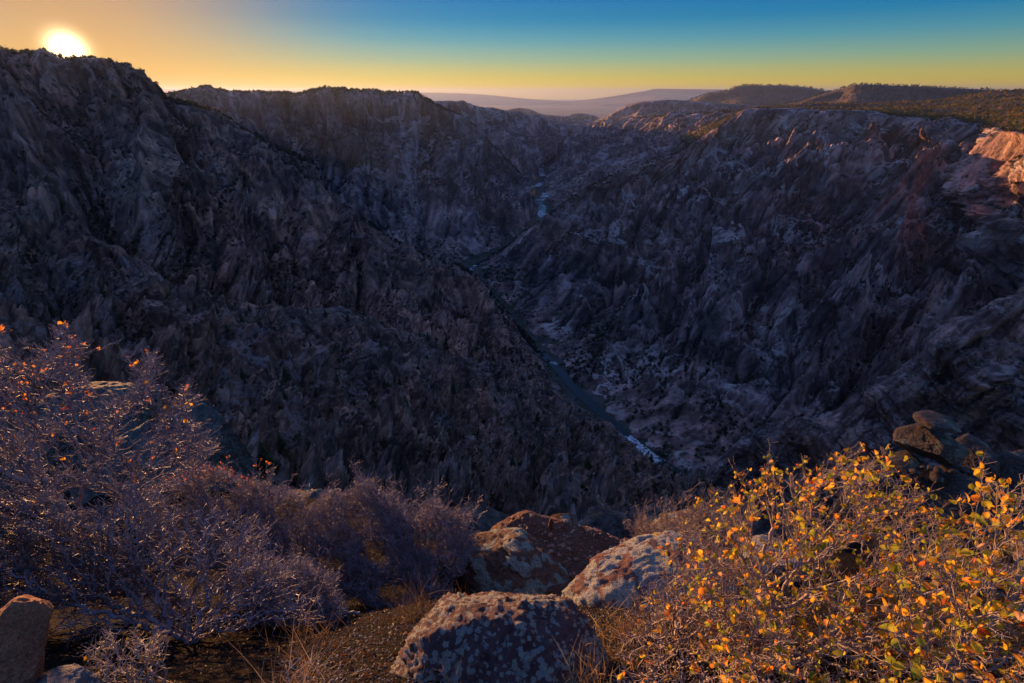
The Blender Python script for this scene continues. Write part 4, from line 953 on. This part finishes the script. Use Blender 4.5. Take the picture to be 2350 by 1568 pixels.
polyS = [(175, 1568), (185, 1470), (240, 1440), (300, 1445), (380, 1440), (400, 1470), (350, 1560), (330, 1640), (180, 1640)]
shrub('shrub', 'small sprig with tiny yellow leaves by the bottom left corner stones', 'shrub', polyS, RB(1.02, 1.2, 1440, 1600, 0.08), (-0.93, 1.03, gz(-0.93, 1.03)), 320, M['bark_warm'], 34, r_tip=0.0011, r_exp=0.3, r_max=0.004, bal=0.8, spurs=0.9, spur_len=0.025,
      leafspec=(130, (0.008, 0.014), [((0.32, 0.2, 0.02), 2), ((0.14, 0.14, 0.02), 2)], None))
mid_bush('bare purple bush on the slope far right of the leafy shrubs', [(2500, 1150), (2600, 1060), (2750, 1050), (2850, 1150), (2850, 1300), (2700, 1380), (2550, 1330)], 2.3, 2.9, (3.0, 2.6), 1500, 41)
print('shrubs', round(time.time() - T0, 1))

# ------------------------------------------------------------------ grass tufts
def tuft(label, x, y, h, n, seed, spread=0.05, pal=((0.45, 0.3, 0.12), (0.36, 0.2, 0.07), (0.5, 0.4, 0.22)), lean=(0, 0, 0), group='dry grass tufts between the rocks', z=None):
    g = np.random.default_rng(seed)
    o0 = np.stack([g.normal(size=n) * spread, g.normal(size=n) * spread, np.zeros(n)], 1)
    d = g.normal(size=(n, 3)) * 0.42 + np.array([0, 0, 1.0]) + np.array(lean); d /= np.linalg.norm(d, axis=1)[:, None]
    L = h * g.uniform(0.5, 1.15, n); w = g.uniform(0.0011, 0.002, n)
    side = np.cross(d, g.normal(size=(n, 3))); side /= np.linalg.norm(side, axis=1)[:, None]
    out = g.normal(size=(n, 3)) * 0.35; out[:, 2] -= 0.35
    V = []
    for t in (0, 0.35, 0.7, 1.0):
        c = o0 + d * (L * t)[:, None] + out * (L * t * t * 0.7)[:, None]
        V += [c - side * (w * (1 - t * 0.8))[:, None], c + side * (w * (1 - t * 0.8))[:, None]]
    V = np.stack(V, 1)
    F = np.array([(0, 1, 3, 2), (2, 3, 5, 4), (4, 5, 7, 6)])[None] + (np.arange(n) * 8)[:, None, None]
    C = np.repeat((np.array(pal)[g.integers(0, len(pal), n)] * g.uniform(0.6, 1.2, (n, 1)))[:, None], 8, 1)
    o = mesh('grass_tuft', V.reshape(-1, 3), F.reshape(-1, 4), M['grass'], col=C.reshape(-1, 3))
    o.location = (x, y, (gz(x, y) if z is None else z)); tag(o, label, 'grass', group)
tuft('golden grass tuft at the bottom right of the maroon boulder', 0.26, 0.98, 0.10, 260, 1, 0.05)
tuft('golden grass tuft beside the right flank of the maroon boulder', 0.33, 1.25, 0.13, 240, 2, 0.06)
tuft('golden grass at the foot of the grey boulder', 0.52, 1.5, 0.12, 220, 3, 0.06)
tuft('small dry grass tuft in front of the red ledge', 0.36, 3.0, 0.10, 120, 4, 0.05)
tuft('pale dry grass spray at the bottom edge right of the leafy sprig', -0.72, 1.02, 0.17, 200, 5, 0.06, ((0.4, 0.3, 0.22), (0.3, 0.17, 0.08), (0.42, 0.36, 0.33)), (0.25, 0, 0))
tuft('dark dry grass in the hollow left of the maroon boulder', -0.25, 1.75, 0.16, 200, 6, 0.06, ((0.22, 0.14, 0.07), (0.16, 0.09, 0.05)))
tuft('thin grass blades under the low bluish bush', -0.55, 2.0, 0.2, 200, 7, 0.07, ((0.2, 0.14, 0.08), (0.14, 0.09, 0.05)))
tuft('few straw blades at the lower left of the maroon boulder', -0.2, 1.06, 0.12, 40, 8, 0.04)
tuft('sparse grass behind the lower bare twigs', -0.95, 1.5, 0.2, 200, 9, 0.07, ((0.2, 0.14, 0.08), (0.14, 0.09, 0.05)))
tuft('straw blades lying between the two lichen boulders', 0.15, 1.75, 0.14, 80, 10, 0.07)

# fallen leaves under the shrubs
g = np.random.default_rng(77)
n = 5000
x = g.uniform(-2.2, 1.6, n); y = g.uniform(0.8, 3.4, n); z = raise_to_ground(x, y) + 0.008
LV, LF, LC = leaves(np.stack([x, y, z], 1), (0.010, 0.022), [((0.10, 0.05, 0.025), 3), ((0.05, 0.03, 0.02), 4), ((0.18, 0.12, 0.08), 1)], g, up=0.0, towards=(0, 0, 2.5))
tag(mesh('leaf_litter', LV, LF, M['leaf'], col=LC), 'brown fallen leaves lying on the soil under the bushes', 'leaf litter', kind='stuff')

# ------------------------------------------------------------------ trees on the canyon walls
def juniper_variant(seed, n=34):
    g = np.random.default_rng(seed)
    d = g.normal(size=(n, 3)); d[:, 2] = np.abs(d[:, 2]) * 0.9 - 0.1; d /= np.linalg.norm(d, axis=1)[:, None]
    c = d * g.uniform(0.55, 1.0, (n, 1)) * np.array([0.5, 0.5, 0.75]) + [0, 0, 0.3]
    t = g.normal(size=(n, 3, 3)) * 0.23
    V = (c[:, None] + t).reshape(-1, 3); F = np.arange(n * 3).reshape(-1, 3)
    return V, F
def scatter_sheet(S_, prob, n, size, seed, cols, name, label, variants=5, ntri=34, cat='scrub'):
    G, N = S_[:2]; g = np.random.default_rng(seed)
    p = G.reshape(-1, 3); nn = N.reshape(-1, 3)
    area = np.linalg.norm(np.cross(np.gradient(G, axis=1), np.gradient(G, axis=0)), axis=2).ravel()
    # stand density over the ground: real area, thinned with distance where single trees merge
    w = area * prob(p, nn) / np.maximum(np.linalg.norm(p, axis=1), 50) ** 1.0
    if len(S_) > 2 and S_[2] is not None: w = w * 0.45 + 1.6 * S_[2] ** 1.5 * area / np.maximum(np.linalg.norm(p, axis=1), 50) * (np.abs(p[:, 0]) < p[:, 1] * 1.25) * (nn[:, 2] > 0.25)   # gullies hold brush; extra dark tufts here stand in for gully shade
    w = np.maximum(w, 0); w /= w.sum()
    k = g.choice(len(p), n, p=w)
    o = p[k] + g.normal(size=(n, 3)) * [1.5, 1.5, 0]
    s = g.uniform(size[0], size[1], n)
    Vs, Fs, Cs = [], [], []; off = 0
    for v in range(variants):
        V0, F0 = juniper_variant(seed * 10 + v, ntri); m = np.arange(n) % variants == v
        a = g.uniform(0, 6.28, m.sum()); R = np.zeros((m.sum(), 3, 3)); R[:, 0, 0] = np.cos(a); R[:, 0, 1] = -np.sin(a); R[:, 1, 0] = np.sin(a); R[:, 1, 1] = np.cos(a); R[:, 2, 2] = g.uniform(0.7, 1.3, m.sum())
        V = np.einsum('nij,vj->nvi', R, V0) * s[m][:, None, None] + o[m][:, None, :]
        F = F0[None] + (np.arange(m.sum()) * len(V0))[:, None, None] + off
        c = np.array(cols)[g.integers(0, len(cols), m.sum())] * g.uniform(0.6, 1.4, (m.sum(), 1))
        Vs.append(V.reshape(-1, 3)); Fs.append(F.reshape(-1, 3)); Cs.append(np.repeat(c, len(V0), 0)); off += V.size // 3
    ob = mesh(name, np.concatenate(Vs), np.concatenate(Fs), M['needle'], col=np.concatenate(Cs))
    tag(ob, label, cat, kind='stuff')
GREEN = [(0.035, 0.045, 0.02), (0.03, 0.035, 0.02), (0.06, 0.05, 0.02)]
RUST = GREEN + [(0.09, 0.04, 0.02)]
nz = lambda lo, hi: (lambda p, n: np.clip((n[:, 2] - lo) / (hi - lo), 0, 1))
patchy = lambda lo, hi, sc: (lambda p, n: np.clip((n[:, 2] - lo) / (hi - lo), 0, 1) * (0.02 + np.clip(fbm(p / sc, 4) * 6 - 0.1, 0, 1.6)))
keys = list(SHEETS)
inview = lambda f: (lambda p, n: f(p, n) * (np.abs(p[:, 0]) < p[:, 1] * 1.25))
scatter_sheet(SHEETS['hill'], inview(lambda p, n: np.ones(len(p))), 14000, (3.5, 7.5), 1, [(0.16, 0.14, 0.03), (0.22, 0.14, 0.03), (0.10, 0.11, 0.03)], 'forest', 'juniper and pinyon woodland covering the sunlit plateau', ntri=26, cat='woodland')  # golden sunlight is put into these tree colours
scatter_sheet(SHEETS['canyon_wall'], inview(patchy(0.5, 0.75, 130)), 15000, (3, 7.5), 2, GREEN, 'forest', 'dark scrub dotted over the right canyon wall', ntri=18)
scatter_sheet(WALL_A, inview(patchy(0.5, 0.8, 70)), 11000, (2.5, 6.5), 3, RUST, 'forest', 'dark scrub dotted over the left canyon wall', ntri=20)
scatter_sheet(WALL_B, inview(patchy(0.5, 0.8, 110)), 9000, (3, 7.5), 4, GREEN, 'forest', 'dark scrub dotted over the far left wall', ntri=16)
scatter_sheet(WALL_C2, inview(patchy(0.5, 0.8, 130)), 5000, (4, 9), 5, GREEN, 'forest', 'dark scrub on the far right wall', ntri=14)
scatter_sheet(HILL3, inview(lambda p, n: np.ones(len(p))), 7000, (7, 14), 6, [(0.045, 0.045, 0.02)], 'forest', 'woodland covering the nearer flat topped hill', ntri=12, cat='woodland')
scatter_sheet(HILL2, inview(lambda p, n: np.ones(len(p))), 4500, (10, 22), 7, [(0.045, 0.045, 0.02)], 'forest', 'woodland covering the farther flat topped hill', ntri=12, cat='woodland')
scatter_sheet(SLOPE_H, inview(patchy(0.45, 0.8, 40)), 6000, (1.2, 3.5), 8, RUST, 'forest', 'low brush covering the near left slope', ntri=22)
def crest_trees(S_, v0, v1, n, size, seed, label, cols=GREEN):
    G, N = S_[:2]; a, b = int(v0 * len(G)), int(v1 * len(G)) + 1
    scatter_sheet((G[a:b], N[a:b]), inview(lambda p, n_: 0.15 + np.clip(fbm(p / 60, 3) * 4, 0, 1)), n, size, seed, cols, 'forest', label, ntri=26)
GB = BANK[1]; NB = grid_normals(GB); NB = NB * np.sign(NB[..., 2].mean())
scatter_sheet((GB, NB), inview(lambda p, n: np.clip(np.abs(np.tile(np.linspace(-1, 1, GB.shape[1]), GB.shape[0])) - 0.3, 0, 1) * np.clip(fbm(p / 25, 3) * 4 + 0.5, 0.05, 1)), 2600, (1.5, 4.5), 9, [(0.06, 0.08, 0.015), (0.12, 0.12, 0.015), (0.03, 0.045, 0.015)], 'forest', 'green and yellowing brush along the river banks', ntri=20, cat='brush')
crest_trees(WALL_A, 0.12, 0.175, 700, (4, 9), 11, 'trees fringing the crest of the sunlit left mountain')
crest_trees(WALL_B, 0.11, 0.15, 1200, (5, 10), 12, 'trees fringing the long middle rim')
crest_trees(SHEETS[keys[-1]] if False else WALL_C2, 0.13, 0.17, 500, (5, 10), 13, 'trees fringing the far right rim')

def conifer(seed, h=1.0):
    g = np.random.default_rng(seed); Vs = []; n = 0
    lv = 15
    for i in range(lv):
        t = i / (lv - 1); z = 0.12 + 0.88 * t; r = 0.235 * (1 - t) ** 0.85 + 0.012
        for k in range(9):
            a = g.uniform(0, 6.283); rr = r * g.uniform(0.65, 1.2)
            d = np.array([math.cos(a), math.sin(a), 0]); s = np.array([-math.sin(a), math.cos(a), 0])
            tip = d * rr + [0, 0, z - rr * g.uniform(0.1, 0.6)]; c = np.array([0, 0, z + 0.03])
            m = d * rr * 0.55 + [0, 0, z - rr * 0.1]
            Vs += [c, m + s * rr * 0.33, tip, c, tip, m - s * rr * 0.33]
    V = np.array(Vs); return V, np.arange(len(V)).reshape(-1, 3)
def cone_tube(h, r):
    return tubes(np.array([[0, 0, -0.03]]), np.array([[0, 0, h]]), np.array([r]), np.array([r * 0.2]), 6)
protos = []
for k in range(4):
    V, F = conifer(500 + k)
    e = empty('conifer_tree'); tag(e, cat='tree', group='dark conifers on the near left slope')
    cc = np.array([(0.04, 0.055, 0.025), (0.05, 0.062, 0.03), (0.045, 0.055, 0.022), (0.065, 0.058, 0.026)][k]); rg = np.random.default_rng(k)
    cr = mesh('crown', V, F, M['needle'], parent=e, col=np.repeat(cc[None] * rg.uniform(0.6, 1.4, (len(V) // 3, 1)), 3, 0))
    TV, TF = cone_tube(0.9, 0.016); tr = mesh('trunk', TV, TF, M['trunk'], parent=e)
    protos.append((e, cr, tr))
G, N = SLOPE_H[:2]; pf = G.reshape(-1, 3); nf = N.reshape(-1, 3)
g = np.random.default_rng(88)
dist = np.linalg.norm(pf, axis=1)
depth = pf @ np.array([0, CP, -SP]); qx = 1175 + 1175 * pf[:, 0] / np.maximum(depth, 1); qy = 784 - 1175 * (pf @ np.array([0, SP, CP])) / np.maximum(depth, 1)
w = np.clip(nf[:, 2] - 0.35, 0, 1) * (0.1 + np.clip(fbm(pf / 45 + 9, 3) * 5 + 0.3, 0, 2)) * (qx > -150) * (qx < 1650) * (qy < 1250) * (qy > 400) * (dist > 120)
w = w / w.sum()
kk = g.choice(len(pf), 230, replace=False, p=w)
first = [True] * 4
for j, k in enumerate(kk):
    v = int(g.integers(0, 4)); e, cr, tr = protos[v]
    if not first[v]:
        e2 = e.copy(); COL.objects.link(e2)
        for ch in (cr, tr):
            c2 = ch.copy(); COL.objects.link(c2); c2.parent = e2
        e = e2
    first[v] = False
    e.location = tuple(pf[k] - np.array([0, 0, 0.3])); hgt = g.uniform(8, 18); e.scale = (hgt * g.uniform(0.8, 1.25), hgt * g.uniform(0.8, 1.25), hgt); e.rotation_euler = (g.normal() * 0.04, g.normal() * 0.04, g.uniform(0, 6.28))
    e['label'] = 'one of the dark conifers scattered over the shaded near left slope'
print('trees', round(time.time() - T0, 1))
#NEXT
S.render.engine = 'CYCLES'
S.cycles.use_denoising = True; S.cycles.denoiser = 'OPENIMAGEDENOISE'; S.cycles.denoising_input_passes = 'RGB_ALBEDO_NORMAL'; S.cycles.denoising_prefilter = 'ACCURATE'
S.cycles.max_bounces = 4; S.cycles.diffuse_bounces = 2; S.cycles.glossy_bounces = 2
S.cycles.transmission_bounces = 2; S.cycles.volume_bounces = 0; S.cycles.transparent_max_bounces = 8
S.cycles.sample_clamp_indirect = 4.0
S.view_settings.view_transform = 'Standard'; S.view_settings.look = 'None'
S.view_settings.exposure = 1.2; S.view_settings.gamma = 1.0
